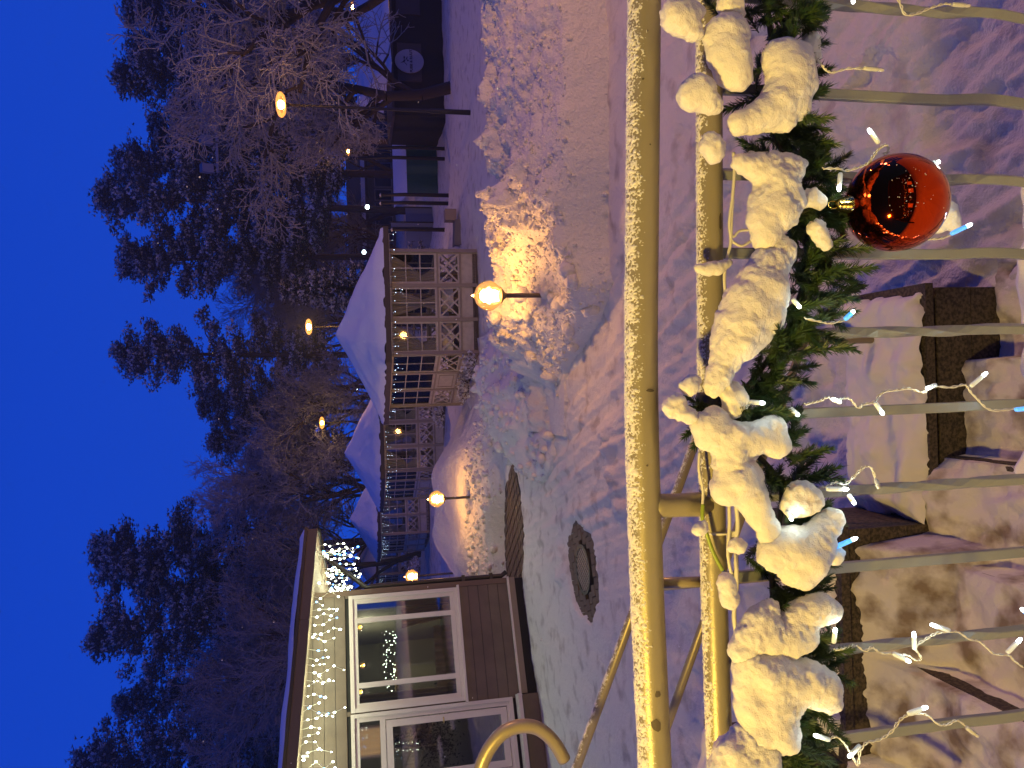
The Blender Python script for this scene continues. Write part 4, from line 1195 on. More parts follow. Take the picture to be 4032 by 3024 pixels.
for k, (y, Y, v, s, rz, d) in enumerate(((1110, 66, 2, 1.35, .3, 'left of the snowy spruce'), (830, 68, 3, 1.3, 1.1, 'behind the tallest pine of the dense clump'), (640, 67, 1, 1.35, 2.2, 'behind the floodlight mast'), (470, 62, 2, 1.35, 3.0, 'behind the right park lamp head'), (1270, 70, 1, 1.25, 4.1, 'behind the lamp over the nearest pavilion'), (1345, 66, 2, 1.15, 5.1, 'below the lone middle pine'), (1460, 68, 3, 1.2, .7, 'below the short pine of the middle'), (1960, 58, 1, 1.15, 1.9, 'behind the tall bare tree over the second pavilion'), (2290, 56, 2, 1.3, 2.7, 'behind the brown house ridge'), (2520, 58, 1, 1.35, 3.9, 'between two pines over the brown house'), (2720, 57, 3, 1.35, 5.5, 'under the tallest left pine'), (2920, 55, 2, 1.3, .2, 'in the far left corner'), (200, 60, 3, 1.3, 1.5, 'behind the large frosted tree'), (330, 64, 1, 1.3, 4.6, 'behind the small frosted tree'))):
    bt(y, Y, v, s, rz, 'faint far bare tree ' + d, 'twig_far', 'far bare trees filling the wood')
bt(1180, 58, 3, .9, 2.9, 'faint bare tree between two pines above the nearest pavilion', 'twig_far')
bt(900, 62, 1, 1.0, 1.0, 'faint bare tree behind the trunks right of the nearest pavilion', 'twig_far')
bt(700, 60, 2, 1.05, 4.4, 'faint bare tree behind the distant small lamp', 'twig_far')
bt(1000, 57, 2, .8, 5.2, 'faint bare tree behind the snowy spruce', 'twig_far')

def pine_mesh(seed, H, crown0, width):
    """returns trunk+limb segments, needle triangles, snow triangles"""
    rg = np.random.default_rng(seed); segs = []
    top = np.array([rg.normal(0, .4), rg.normal(0, .4), H])
    def tp(f): return np.array([top[0]*f**1.5, top[1]*f**1.5, H*f])
    for i in range(12):
        a, b = tp(i/12), tp((i+1)/12); segs.append((*a, *b, .26*(1-.85*i/12)+.02, .26*(1-.85*(i+1)/12)+.02))
    C, T = [], []                                           # tuft centres, and how high in the pad
    nb = 62
    for k in range(nb):
        f = crown0 + (1 - crown0) * ((k + rg.random()) / nb)
        o = tp(f); u = (f - crown0) / (1 - crown0)
        L = width * (np.sin(np.pi * (.22 + .70 * u)) ** .8) * rg.uniform(.55, 1.1)
        if u > .93: L *= .5
        az = rg.uniform(0, 2*np.pi); el = rg.uniform(-.15, .35) + .35 * u
        d = np.array([np.cos(az)*np.cos(el), np.sin(az)*np.cos(el), np.sin(el)])
        e = o + d * L; mid = o + d * L * .5 + np.array([0, 0, .12 * L])
        segs.append((*o, *mid, .055, .04)); segs.append((*mid, *e, .04, .015))
        npad = 6 + int(L * 2.2)
        for j in range(npad):
            g = rg.uniform(.25, 1.05); c = (o + d*L*g) + np.array([rg.normal(0, .32), rg.normal(0, .32), rg.normal(.12, .16)])
            n = int(rg.integers(16, 30)); R = rg.uniform(.38, .80)
            q = rg.normal(0, 1, (n, 3)); q /= np.linalg.norm(q, axis=1, keepdims=True); q *= rg.uniform(.25, 1, (n, 1)) ** .5 * np.array([R, R, R*.62])
            C.append(c + q); T.append(q[:, 2] / (R*.62))
    C = np.concatenate(C); T = np.concatenate(T); N = len(C)
    tris, sn = [], []
    for k in range(4):
        d = rg.normal(0, 1, (N, 3)); d[:, 2] = np.abs(d[:, 2]) * .5 + .1; d /= np.linalg.norm(d, axis=1, keepdims=True)
        s = np.cross(d, rg.normal(0, 1, (N, 3))); s /= np.linalg.norm(s, axis=1, keepdims=True)
        L = rg.uniform(.16, .30, (N, 1)); w = rg.uniform(.025, .05, (N, 1))
        t = np.stack([C - s*w, C + s*w, C + d*L], 1)
        issn = (T > .10) & (k < 3) & (rg.random(N) < .80)
        t2 = np.stack([C - s*w*2.2, C + s*w*2.2, C + d*L*.55 + np.array([0, 0, .04])], 1)
        tris.append(t[~issn]); sn.append(t2[issn])
    tris = np.concatenate(tris); sn = np.concatenate(sn)
    return segs, tris, sn
def tri_mesh(name, t): return np_mesh(name, t.reshape(-1, 3), np.arange(len(t)*3).reshape(-1, 3), smooth=False)
PV = []
for (sd, H, c0, w) in ((21, 20, .36, 3.5), (22, 20, .30, 3.9), (23, 20, .42, 3.3), (24, 20, .24, 3.2)):
    sg_, tr_, sn_ = pine_mesh(sd, H, c0, w)
    a = seg_mesh('trunk', sg_, 6); a.materials.append(MATS['bark_pine'])
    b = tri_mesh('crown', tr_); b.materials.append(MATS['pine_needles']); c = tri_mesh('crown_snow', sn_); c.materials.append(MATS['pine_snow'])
    PV.append((a, b, c)); print('pine', len(tr_), len(sn_))
def pine(y, xtop, Y, v, rz, label, wid=1.0):
    g = gpt(y, Y); top = at(xtop, y, Y); s = (top.z - g.z) / 20.0
    t = thing('pine_tree', label, 'tree', g, rz, 'tall snowy pines'); t.scale = (s * wid, s * wid, s)
    link('trunk', PV[v][0], None, t); cr = link('crown', PV[v][1], None, t); link('crown_snow', PV[v][2], None, cr)
pine(2840, 322, 50, 1, .5, 'tallest snowy pine at the left edge above the brown house roof', 1.05)
pine(2985, 420, 52, 2, 2.1, 'snowy pine cut by the left border', 1.0)
pine(2640, 470, 54, 3, 3.0, 'snowy pine just right of the tallest one over the brown house', .9)
pine(2410, 385, 48, 0, 4.0, 'snowy pine with a long bare trunk over the middle of the brown house', 1.0)
pine(2120, 378, 50, 2, 1.0, 'broad snowy pine over the brown house gable end', 1.15)
pine(2240, 560, 54, 3, 5.0, 'darker snowy pine behind the broad one', .9)
pine(1395, 472, 48, 3, .2, 'narrow snowy pine standing alone in the middle of the sky', 1.05)
pine(1560, 800, 56, 2, 4.2, 'short pine low beside the lone middle pine', 1.2)
pine(1720, 830, 58, 1, 3.3, 'short dark pine above the yellow park lamp', 1.1)
pine(1010, 495, 50, 0, 2.6, 'snowy pine on the left side of the dense clump', 1.0)
pine(830, 415, 47, 1, 1.7, 'tallest pine of the dense dark clump right of centre', 1.05)
pine(690, 470, 50, 3, .8, 'dark snowy pine filling the dense clump', 1.2)
pine(560, 620, 53, 2, 5.6, 'lower pine at the right edge of the dense clump', 1.1)
pine(370, 490, 46, 0, 3.7, 'snowy pine rising above the frosted tree at the right', 1.1)
pine(240, 560, 52, 1, .1, 'shaggy pine behind the frosted tree', 1.1)
pine(80, 510, 48, 2, 2.9, 'pine at the right border above the frosted tree', 1.25)
pine(-80, 560, 50, 3, 1.9, 'pine half outside the right border', 1.2)

# small snow laden spruce behind the nearest pavilion
def spruce(seed, H, R):
    rg = np.random.default_rng(seed); segs = [(0, 0, 0, 0, 0, H, .07, .01)]; g, s = [], []
    z = .5
    while z < H - .1:
        L = R * (1 - z / H) ** .85 + .12; nb = 9
        a0 = rg.uniform(0, 6.28)
        for k in range(nb):
            az = a0 + 2*np.pi*k/nb + rg.normal(0, .15); l = L * rg.uniform(.75, 1.15)
            d = np.array([np.cos(az), np.sin(az), 0]); n = 9
            prev = np.array([0, 0, z])
            for i in range(n):
                f = (i + 1) / n; c = np.array([0, 0, z]) + d*l*f + np.array([0, 0, .10*f*l - .42*f*f*l + (.18 * l if f > .8 else 0) * (f - .8) * 5])
                segs.append((*prev, *c, .012, .010)); prev = c
                for j in range(16):
                    dd = rg.normal(0, 1, 3); dd[2] = dd[2]*.6 - .15; dd += d*.8; dd /= np.linalg.norm(dd); sd = np.cross(dd, rg.normal(0, 1, 3)); sd /= np.linalg.norm(sd)
                    q = c + rg.normal(0, .045, 3); ln = rg.uniform(.07, .14)
                    tri = [q - sd*.014, q + sd*.014, q + dd*ln]
                    if f > .45 and dd[2] > -.25 and j < 10: s.append([q - sd*.03 + [0,0,.02], q + sd*.03 + [0,0,.02], q + dd*ln*.8 + [0,0,.03]])
                    else: g.append(tri)
        z += .26
    return segs, np.array(g), np.array(s)
sgs, gr, sn = spruce(5, 4.9, 1.35)
sp = gpt(1135, 23.5); t = thing('spruce_tree', 'small snow laden spruce behind the roof of the nearest pavilion', 'tree', sp)
sH = at(1078, 1135, 23.5).z - sp.z; t.scale = (sH/4.9,)*3
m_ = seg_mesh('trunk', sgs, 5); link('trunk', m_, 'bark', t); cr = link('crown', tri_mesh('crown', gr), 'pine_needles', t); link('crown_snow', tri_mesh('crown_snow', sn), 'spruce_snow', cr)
# shrubs along the pavilions
def shrub(x, y, Y, R, label, seed):
    p = at(x, y, Y); rg = np.random.default_rng(seed); segs, s = [], []
    for k in range(90):
        d = rg.normal(0, 1, 3); d[2] = abs(d[2]) + .35; d /= np.linalg.norm(d); L = R * rg.uniform(.5, 1.1); a = np.array([rg.normal(0, R*.25), rg.normal(0, R*.2), 0]); b = a + d*L
        segs.append((*a, *b, .008, .004))
        for j in range(5):
            q = a + (b - a) * rg.uniform(.45, 1.05) + rg.normal(0, .03, 3); w = rg.normal(0, .035, (3, 3)); s.append(q + w)
    t = thing('shrub', label, 'shrub', (p.x, Y, p.z), 0, 'snowy shrubs along the pavilions')
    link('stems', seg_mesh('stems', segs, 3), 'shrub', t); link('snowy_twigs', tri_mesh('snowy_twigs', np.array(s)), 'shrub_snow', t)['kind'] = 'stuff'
shrub(1872, 1440, 18.6, .34, 'snowy shrub at the left front corner of the nearest pavilion', 1)
shrub(1845, 1530, 19.6, .32, 'snowy shrub below the door of the nearest pavilion', 2)
shrub(1745, 1640, 23.2, .34, 'snowy shrub in the gap before the second pavilion', 3)
shrub(1655, 2230, 33, .45, 'snowy shrub by the far pavilions beside the brown house corner', 4)
# ================================================================== FOREGROUND RAILING
RY = 1.106
p1 = [(2538, 0), (2531, 700), (2526, 1500), (2546, 2250), (2580, 3024)]
p2 = [(2792, 0), (2795, 800), (2800, 1600), (2812, 2300), (2836, 3024)]
def ext(pts_):
    (xa, ya), (xb, yb) = pts_[0], pts_[1]; (xc_, yc_), (xd, yd) = pts_[-2], pts_[-1]
    return [(xa - (xb-xa)*.9, ya - (yb-ya)*.9)] + pts_ + [(xd + (xd-xc_)*.9, yd + (yd-yc_)*.9)]
ra = thing('railing', 'pale painted tube railing with twisted bars crossing the foreground', 'railing', (0, RY, 1.5))
P1 = smooth_pts([at(x, y, RY) for x, y in ext(p1)], 12); P2 = smooth_pts([at(x, y, RY) for x, y in ext(p2)], 12)
part('handrail', MB().tube(P1, .0252, 28), 'rail_paint', ra, True)
part('lower_rail', MB().tube(P2, .0200, 24), 'rail_paint', ra, True)
sa_ = at(2560, 1993, RY); sb_ = at(2790, 1985, RY)
part('spacer', MB().tube([sa_, sa_ + (sb_-sa_)*.18, sa_ + (sb_-sa_)*.5, sb_], [.021, .0185, .018, .0195], 18), 'rail_paint', ra, True)
part('spacer', MB().tube([at(2570, 2296, RY + .025), at(2800, 2290, RY + .025)], .0085, 12), 'far_rail_paint', ra, True)
def flat_bar(pts_, w, h, twist):
    """bar of rectangular section; twist = radians per point"""
    v, f = [], []
    for i, p in enumerate(pts_):
        t = (pts_[min(i+1, len(pts_)-1)] - pts_[max(i-1, 0)]).normalized()
        a = Vector((1, 0, 0)); a = (a - t*a.dot(t)).normalized(); b = t.cross(a)
        c, s = math.cos(twist[i]), math.sin(twist[i]); a2 = a*c + b*s; b2 = b*c - a*s
        cr = .16
        for (u, q) in ((1-cr,1),(1,1-cr),(1,-1+cr),(1-cr,-1),(-1+cr,-1),(-1,-1+cr),(-1,1-cr),(-1+cr,1)): v.append(p + a2*(u*w/2) + b2*(q*h/2))
    for i in range(len(pts_)-1):
        for k in range(8): f.append((i*8+k, i*8+(k+1) % 8, (i+1)*8+(k+1) % 8, (i+1)*8+k))
    return MB().add(v, f)
bars = [(15, 70, 1), (372, 400, 0), (697, 703, 1), (1000, 1000, 0), (1312, 1302, 1), (1624, 1602, 0), (1938, 1908, 1), (2240, 2207, 0), (2565, 2528, 1), (2915, 2852, 0)]
ss_ = bars[0][0] - 330; bars = [(ss_, ss_ + 70, 0)] + bars + [(3240, 3165, 1)]
for (ya, yb, tw) in bars:
    a = at(3250, ya, RY); xm = a.x
    pts_ = []; tws = []
    n = 46
    for i in range(n):
        z = 2.46 - .95 * i / (n-1)
        # knuckle bend low on the bar
        off = .008 * math.sin(max(0, min(1, (2.02 - z) / .16)) * math.pi)
        pts_.append(Vector((xm + off * .25, RY - off, z)))
        tws.append((.6 + 6.2 * max(0, min(1, (2.34 - z) / .38)) if tw else 0.0) )
    part('baluster', flat_bar(pts_, .0165 if not tw else .0155, .011 if not tw else .0135, tws), 'bar_paint_shaded', ra)
part('bottom_rail', MB().box((-1.2, RY - .02, 1.505), (1.2, RY + .02, 1.545)), 'bar_paint_shaded', ra)

def frost(pts_, R, a0, a1, seed, thick):
    """grainy snow clinging to the upper side of a tube"""
    pts_ = [Vector(p) for p in pts_]
    n = 1150; m = 44
    L = len(pts_) - 1
    u = np.linspace(0, L - 1e-4, n); i = u.astype(int); f = (u - i)[:, None]
    A = np.array([p[:] for p in pts_]); C = A[i]*(1-f) + A[i+1]*f
    th_ = np.linspace(a0, a1, m)
    TH, _ = np.meshgrid(th_, u)
    X = np.repeat(C[:, 0:1], m, 1)
    edge = np.minimum((TH - a0), (a1 - TH))
    nz = fbm(X*60, TH*R*60, oct=3, seed=seed); nz2 = vnoise(X*420, TH*R*420, seed=seed+5); nz3 = vnoise(X*600, TH*R*600, seed=seed+9)
    cov = sstep(-.10, .35, np.minimum(edge, .8)*.9 - .40 + .16*nz + .42*nz2 + .34*nz3)
    h = R - .0012 + cov * (.0014 + thick*(.5 + .5*np.clip(nz, -.6, 1))) + cov*.0007*(nz2 + nz3)
    Y_ = C[:, 1:2] + np.cos(TH)*h; Z_ = C[:, 2:3] + np.sin(TH)*h
    return np_mesh('frost', np.stack([X, Y_, Z_], -1).reshape(-1, 3), grid_faces(n, m))
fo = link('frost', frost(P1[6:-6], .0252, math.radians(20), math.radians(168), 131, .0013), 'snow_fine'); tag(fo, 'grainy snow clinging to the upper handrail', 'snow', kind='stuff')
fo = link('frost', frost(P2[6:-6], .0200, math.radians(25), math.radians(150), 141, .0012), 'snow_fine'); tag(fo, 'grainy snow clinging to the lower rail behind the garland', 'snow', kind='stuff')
def far_frost(pa, pb, R, seed):
    pts_ = [Vector(pa).lerp(Vector(pb), k/10) for k in range(11)]
    return frost(pts_, R, math.radians(30), math.radians(150), seed, .004)
fo = link('frost', far_frost((.18, 3.4, zr(.18)), (-2.6, 3.4, zr(-2.6)), .022, 151), 'snow_fine'); tag(fo, 'grainy snow on the slanting stair handrail', 'snow', kind='stuff')

# paint chips: bare metal showing
mat('chip', (.10, .08, .05), .7)
for (x, y, w, h, lab) in ((2583, 2826, .020, .016, 0), (2588, 2705, .012, .010, 0), (2560, 1536, .006, .014, 0), (2548, 1825, .004, .004, 0), (2550, 152, .004, .003, 0), (2533, 336, .004, .004, 0), (2560, 590, .003, .003, 0), (2835, 880, .030, .006, 0)):
    c = at(x, y, RY); ax = P1 if x < 2700 else P2; R = .0252 if x < 2700 else .0200
    # project to the tube surface facing the camera
    cc = min(ax, key=lambda p: abs(p.x - c.x)); d = (CAM - cc); d.x = 0; d.normalize()
    off = (c - cc); off.x = 0; t_ = Vector((0, -d.z, d.y)) if True else d
    lat = max(-.9, min(.9, off.dot(t_) / R)); nrm = d*math.sqrt(1-lat*lat) + t_*lat
    v = []; k_ = 11
    for k in range(k_):
        an = 2*math.pi*k/k_; rr_ = random.uniform(.65, 1.1); dx = w*math.cos(an)*rr_*.5; dl = math.asin(lat) + h*math.sin(an)*rr_*.5/R
        nn = d*math.cos(dl) + t_*math.sin(dl); v.append(Vector((c.x + dx, cc.y, cc.z)) + nn*(R + .0006))
    nn = nrm; v.append(Vector((c.x, cc.y, cc.z)) + nn*(R + .0007))
    part('bare_patch', MB().add(v, [(k, (k+1) % k_, k_) for k in range(k_)]), 'chip', ra)

# ================================================================== GARLAND
GY = 1.045
def sprig_mesh(seed):
    rg = random.Random(seed); mb = MB(); L = .085
    mb.tube([(0, 0, 0), (.002, 0, L*.5), (0, .002, L)], [.0014, .0012, .0006], 5)
    v, f = [], []
    N = 190
    for k in range(N):
        z = L * (.06 + .94 * k / N); an = rg.uniform(0, 6.283); tilt = rg.uniform(.55, 1.05) * (1 - .45 * (k / N) ** 3)
        if k > N - 14: tilt = rg.uniform(.1, .5)
        d = Vector((math.cos(an)*math.sin(tilt), math.sin(an)*math.sin(tilt), math.cos(tilt))); l = rg.uniform(.016, .026) * (1 if k < N*.85 else .8)
        a = d.orthogonal().normalized()*.00075; b = d.cross(a).normalized()*.00075; p = Vector((0, 0, z)); bend = Vector((rg.gauss(0, .0015), rg.gauss(0, .0015), rg.gauss(0, .0015)))
        m = p + d*l*.6 + bend; e = p + d*l + bend*2
        i = len(v); v += [p + a, p - a*.5 + b*.87, p - a*.5 - b*.87, m + a, m - a*.5 + b*.87, m - a*.5 - b*.87, e]
        for q in range(3):
            q2 = (q+1) % 3; f += [(i+q, i+q2, i+3+q2, i+3+q), (i+3+q, i+3+q2, i+6)]
    mb.add(v, f)
    me = mb.mesh('sprig'); me.materials.append(MATS['needle']); return me
SPR = [sprig_mesh(200 + k) for k in range(6)]
axis_px = [(3010, -250), (3020, 0), (3045, 250), (3040, 500), (3140, 700), (3160, 900), (3180, 1050), (3100, 1300), (3000, 1450), (2900, 1600), (2950, 1750), (3070, 1900), (3070, 2050), (3040, 2200), (3050, 2400), (3110, 2600), (3080, 2800), (3040, 3024), (3040, 3250)]
def axis_at(y):
    for (xa, ya), (xb, yb) in zip(axis_px, axis_px[1:]):
        if ya <= y <= yb: return xa + (xb-xa)*(y-ya)/(yb-ya)
    return 3040
gl = thing('garland', 'dark green artificial fir garland wound along the lower rail', 'garland', at(3050, 1500, GY))
goff = wloc(gl)
part('stem', MB().tube(smooth_pts([at(x, y, GY + .03) for x, y in axis_px], 3), .0045, 8), 'needle_stem', gl, True)
def sprig(x, y, Y, dirv, s):
    p = at(x, y, Y); d = Vector(dirv).normalized()
    o = link('sprig', random.choice(SPR), None, gl, p - goff)
    q = d.to_track_quat('Z', 'Y'); o.rotation_mode = 'QUATERNION'; o.rotation_quaternion = q; o.scale = (s,)*3
# world directions: image +x (down the picture's right) is world down, image -y is world right
for k in range(230):
    y = -60 + 3150 * (k + random.random()) / 230; x = axis_at(y) + random.gauss(0, 35)
    an = random.uniform(-1, 1)
    d = Vector((random.uniform(-1.0, 1.0), random.uniform(-.9, .45), -random.uniform(.05, 1.15) if random.random() < .8 else random.uniform(.0, .6)))
    sprig(x, y, GY + random.uniform(.008, .05), d, random.uniform(.55, .85))
for k in range(120):
    y = -60 + 3150 * (k + random.random()) / 120; x = axis_at(y) + random.uniform(30, 110)
    sprig(x, y, GY + random.uniform(.0, .03), (random.uniform(-.8, .8), random.uniform(-.45, .2), -random.uniform(.5, 1.1)), random.uniform(.55, .85))
# the tips that stand out against the snow
for (x, y, dx, dz) in ((2700, 1600, .1, .9), (2690, 1560, .4, .8), (2740, 1690, -.5, .7), (2700, 1700, -.7, .8), (3240, 640, .5, -.9), (3260, 590, .9, -.6), (3230, 880, -.1, -1), (3220, 820, .4, -1), (3250, 930, -.5, -.9),
        (3260, 1100, -.2, -1), (3240, 1170, -.6, -1), (3160, 1250, -.2, -1), (3200, 1330, .1, -1), (3150, 1420, -.3, -1), (3100, 1500, -.2, -1), (3080, 1560, -.5, -.9), (3110, 1750, .2, -1), (3130, 1800, -.2, -1), (3140, 1950, -.4, -1), (3200, 2030, -.6, -1),
        (3140, 2150, .3, -.9), (3230, 2180, .1, -1), (3180, 2250, -.3, -1), (3170, 2360, -.1, -1), (3230, 2420, .1, -1), (3220, 2560, -.1, -1), (3240, 2620, -.3, -.9), (3230, 2720, -.3, -1), (3120, 2840, -.2, -1), (3180, 2890, -.3, -1), (3150, 2990, .1, -1), (3060, 30, .2, -.9), (3130, 90, .5, -.8), (3150, 190, .2, -1), (3170, 380, .1, -1), (3050, 460, .2, -.4), (2940, 620, .2, .3), (2880, 600, .1, .6), (2870, 320, -.2, .5), (2770, 40, .4, .7), (2840, 80, .3, .8)):
    q_ = Vector((dx, 0, dz)).normalized(); s_ = .62
    sprig(x + q_.z * 120, y + q_.x * 120, GY + .008, (dx, random.uniform(-.4, .0), dz), s_ * random.uniform(.85, 1.1))
    sprig(x + q_.z * 150 + random.uniform(-20, 20), y + q_.x * 150 + random.uniform(-30, 30), GY + .02, (dx + random.uniform(-.4, .4), random.uniform(-.4, .3), dz), s_ * random.uniform(.85, 1.2))

# snow clumps resting on it
def clump(label, blobs, seed, vox=.0034, gy=None, name='snow_clump', amp=1.0):
    bm = bmesh.new(); gy = GY - .02 if gy is None else gy
    dep = gy * 1.07
    for b in blobs:
        x, y, r = b[:3]; dy = b[3] if len(b) > 3 else 0.0
        c = at(x, y, gy + dy); R = r / F_PX * dep
        mt = Matrix.Translation(c) @ Matrix.Diagonal((1, .85, 1, 1))
        bmesh.ops.create_icosphere(bm, subdivisions=3, radius=R * 1.16, matrix=mt)
        rr = random.Random(seed * 100 + int(x))
        for q in range(4):                                  # smaller crumbs round every lobe
            dv = Vector((rr.gauss(0, 1), rr.gauss(0, .6) - .2, rr.gauss(0, 1))).normalized()
            bmesh.ops.create_icosphere(bm, subdivisions=2, radius=R * rr.uniform(.30, .55), matrix=Matrix.Translation(c + dv * R * rr.uniform(.62, .86)))
    me = bpy.data.meshes.new('tmp'); bm.to_mesh(me); bm.free()
    ob = bpy.data.objects.new('tmp', me); COL.objects.link(ob)
    md = ob.modifiers.new('r', 'REMESH'); md.mode = 'VOXEL'; md.voxel_size = vox
    s_ = ob.modifiers.new('s', 'SMOOTH'); s_.factor = .6; s_.iterations = 30
    dg = bpy.context.evaluated_depsgraph_get(); ev = ob.evaluated_get(dg)
    m2 = bpy.data.meshes.new_from_object(ev)
    bpy.data.objects.remove(ob); bpy.data.meshes.remove(me)
    n = len(m2.vertices); co = np.empty(n*3); m2.vertices.foreach_get('co', co); co = co.reshape(-1, 3)
    no = np.empty(n*3); m2.vertex_normals.foreach_get('vector', no) if hasattr(m2, 'vertex_normals') else m2.vertices.foreach_get('normal', no); no = no.reshape(-1, 3)
    x, y, z = co.T
    d = .0036*fbm(x*18, y*18, z*18, oct=2, seed=seed) + .0010*fbm(x*75, y*75, z*75, oct=2, seed=seed+3) + .0014*vnoise(x*210, y*210, z*210, seed=seed+7)
    crumb = .25 + .75 * sstep(-.15, .30, vnoise(x*17, y*17, z*17, seed=seed+11)); d = d + crumb * (.0014*vnoise(x*105, y*105, z*105, seed=seed+9) + .0020*vnoise(x*260, y*260, z*260, seed=seed+13))
    co = co + no * (d[:, None] * amp + .0030)
    m2.vertices.foreach_set('co', co.ravel()); m2.shade_smooth(); m2.update()
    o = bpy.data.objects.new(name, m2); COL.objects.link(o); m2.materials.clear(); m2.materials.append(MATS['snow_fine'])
    ctr = Vector(co.mean(0)); m2.transform(Matrix.Translation(-ctr)); o.location = ctr
    return tag(o, label, 'snow', 'snow clumps on the garland')
def c5(L): return [(2400 + a*.738, 0 + b*.738, r*.738, *q) for a, b, r, *q in L]
def c6(L): return [(2400 + a*.738, 1000 + b*.738, r*.738, *q) for a, b, r, *q in L]
def c7(L): return [(2400 + a*.738, 2000 + b*.738, r*.738, *q) for a, b, r, *q in L]
clump('pointed snow clump on the garland tip at the top right corner of the railing', c5([(355, 95, 78), (410, 130, 62), (450, 175, 45), (330, 105, 55), (470, 60, 40), (400, 40, 60)]), 1)
clump('tall snow clump leaning over the lower rail beside the topmost bar', c5([(610, 180, 85), (650, 160, 80), (640, 270, 95), (660, 370, 88), (690, 420, 60), (590, 300, 60), (560, 200, 50), (680, 190, 60)]), 2)
clump('big rounded hook shaped snow clump on the garland above the second bar', c5([(920, 310, 95), (1000, 300, 70), (960, 390, 115), (950, 480, 105), (1030, 450, 70), (910, 550, 95), (850, 600, 80), (770, 640, 62), (690, 660, 52), (1000, 560, 70), (930, 640, 55)]), 3)
clump('ball shaped snow clump sitting free on a garland tip above the lower rail', c5([(440, 515, 72), (480, 490, 75), (520, 540, 60), (570, 570, 42)]), 4)
clump('small snow ball on a garland tip against the lower rail', c5([(545, 775, 62), (560, 815, 52), (590, 790, 40)]), 5)
clump('snow sheet draped on the garland just above the red bauble', c5([(700, 870, 45), (770, 890, 65), (860, 900, 75), (950, 900, 75), (1000, 870, 45), (880, 980, 95), (850, 1080, 95), (820, 1170, 75), (900, 1130, 90), (960, 1060, 70), (840, 1260, 70)]), 6)
clump('lumpy snow nubs next to the gold cap of the bauble', c5([(1080, 1050, 50), (1120, 1080, 45), (1030, 1080, 42)]), 7)
clump('narrow snow streak on the sprig just left of the bauble cap', c5([(1100, 1220, 42), (1130, 1265, 38), (1150, 1305, 32)]), 27, vox=.003)
clump('longest snow roll lying on the middle of the garland', c5([(900, 1330, 70), (860, 1400, 80), (930, 1380, 50)]) + c6([(850, 60, 95), (810, 170, 125), (860, 230, 85), (740, 270, 125), (820, 330, 95), (700, 370, 115), (780, 430, 70), (650, 470, 95), (620, 560, 75), (590, 640, 68), (560, 710, 50), (700, 480, 80)]), 8)
clump('small snow lump on a needle tip beside the black clip', c6([(335, 820, 48), (360, 790, 44), (380, 840, 46), (425, 870, 40)]), 9, vox=.003)
clump('tiny snow lump on a needle tip above the black clip', c6([(425, 705, 44), (450, 675, 36)]), 29, vox=.003)
clump('snow lump pressed against the black clip from below', c6([(650, 740, 58), (690, 790, 54), (660, 830, 52)]), 39)
clump('branched snow clump below the spacer between the two rails', c6([(500, 920, 60), (560, 890, 60), (560, 960, 85), (640, 1000, 95), (730, 1000, 85), (810, 970, 75), (880, 920, 62), (890, 1010, 68), (640, 1110, 80), (680, 1200, 100), (630, 1250, 78), (740, 1180, 70), (750, 1300, 75), (800, 1390, 66), (850, 1470, 58), (500, 1000, 40)]) + c7([(830, 80, 52), (840, 150, 40)]), 10)
clump('single cube like snow lump low on the garland', c6([(1010, 1290, 70), (1060, 1320, 66), (1000, 1340, 60), (950, 1350, 40)]), 11)
clump('plump snow clump beside the blue lamp at the left part of the garland', c7([(960, 220, 110), (1040, 260, 115), (1000, 320, 95), (890, 240, 85), (1090, 190, 85), (1050, 380, 50), (1150, 100, 62), (1190, 60, 50), (1110, 130, 55), (1200, 250, 40)]), 12)
clump('long snow collar clinging to the cable under the handrail', c7([(630, 430, 45), (640, 490, 48), (625, 390, 40)]), 13, vox=.003)
clump('small snow knot on the cable joint', c7([(675, 205, 42), (700, 205, 38)]), 23, vox=.003)
clump('snow crumb on top of the lower rail beside the yellow green wire', c7([(480, 120, 36), (502, 105, 32)]), 33, vox=.003)
clump('upper lobe of the large snow mass at the left end of the garland', c7([(800, 610, 80), (850, 540, 50), (760, 690, 85), (720, 760, 75), (860, 690, 95), (950, 700, 95), (1030, 690, 75), (1050, 560, 75), (1120, 540, 78), (1180, 550, 55), (980, 600, 70)]), 14)
clump('large central snow mass at the left end of the garland', c7([(760, 860, 95), (840, 880, 120), (730, 960, 70), (920, 930, 120), (1030, 930, 110), (1120, 970, 100), (1180, 1030, 58), (860, 1050, 115), (770, 1060, 90), (950, 1040, 90), (880, 1150, 110), (930, 1220, 80), (800, 1180, 95)]), 15)
clump('lowest snow mass running off the left end of the garland', c7([(740, 1250, 85), (660, 1320, 90), (740, 1360, 95), (820, 1320, 80), (620, 1400, 80), (720, 1460, 110), (850, 1400, 60)]), 16)
clump('thin sliver of snow stuck across the lower rail', c6([(490, 85, 22), (530, 85, 30), (570, 80, 32), (605, 62, 24), (635, 45, 16), (470, 70, 18), (550, 70, 30)]), 17, vox=.003, gy=RY - .035)
clump('small snow bit caught high in the garland near the topmost bar', c5([(990, 135, 40), (1020, 125, 36)]), 18, gy=GY, vox=.003)
clump('grey snow flake caught low in the garland near the topmost bar', c5([(1085, 220, 44), (1065, 260, 46), (1085, 300, 36)]), 28, gy=GY, vox=.003)
clump('snow piece at the very top border over the lower rail', c5([(640, 20, 62), (680, 50, 46), (660, -40, 60)]), 38)
clump('flat snow cake sticking to the back of the red bauble', [(3720, 830, 45, .05), (3740, 860, 40, .05), (3700, 800, 40, .05), (3760, 890, 26, .05), (3690, 870, 50, .06)], 19, gy=GY - .02)

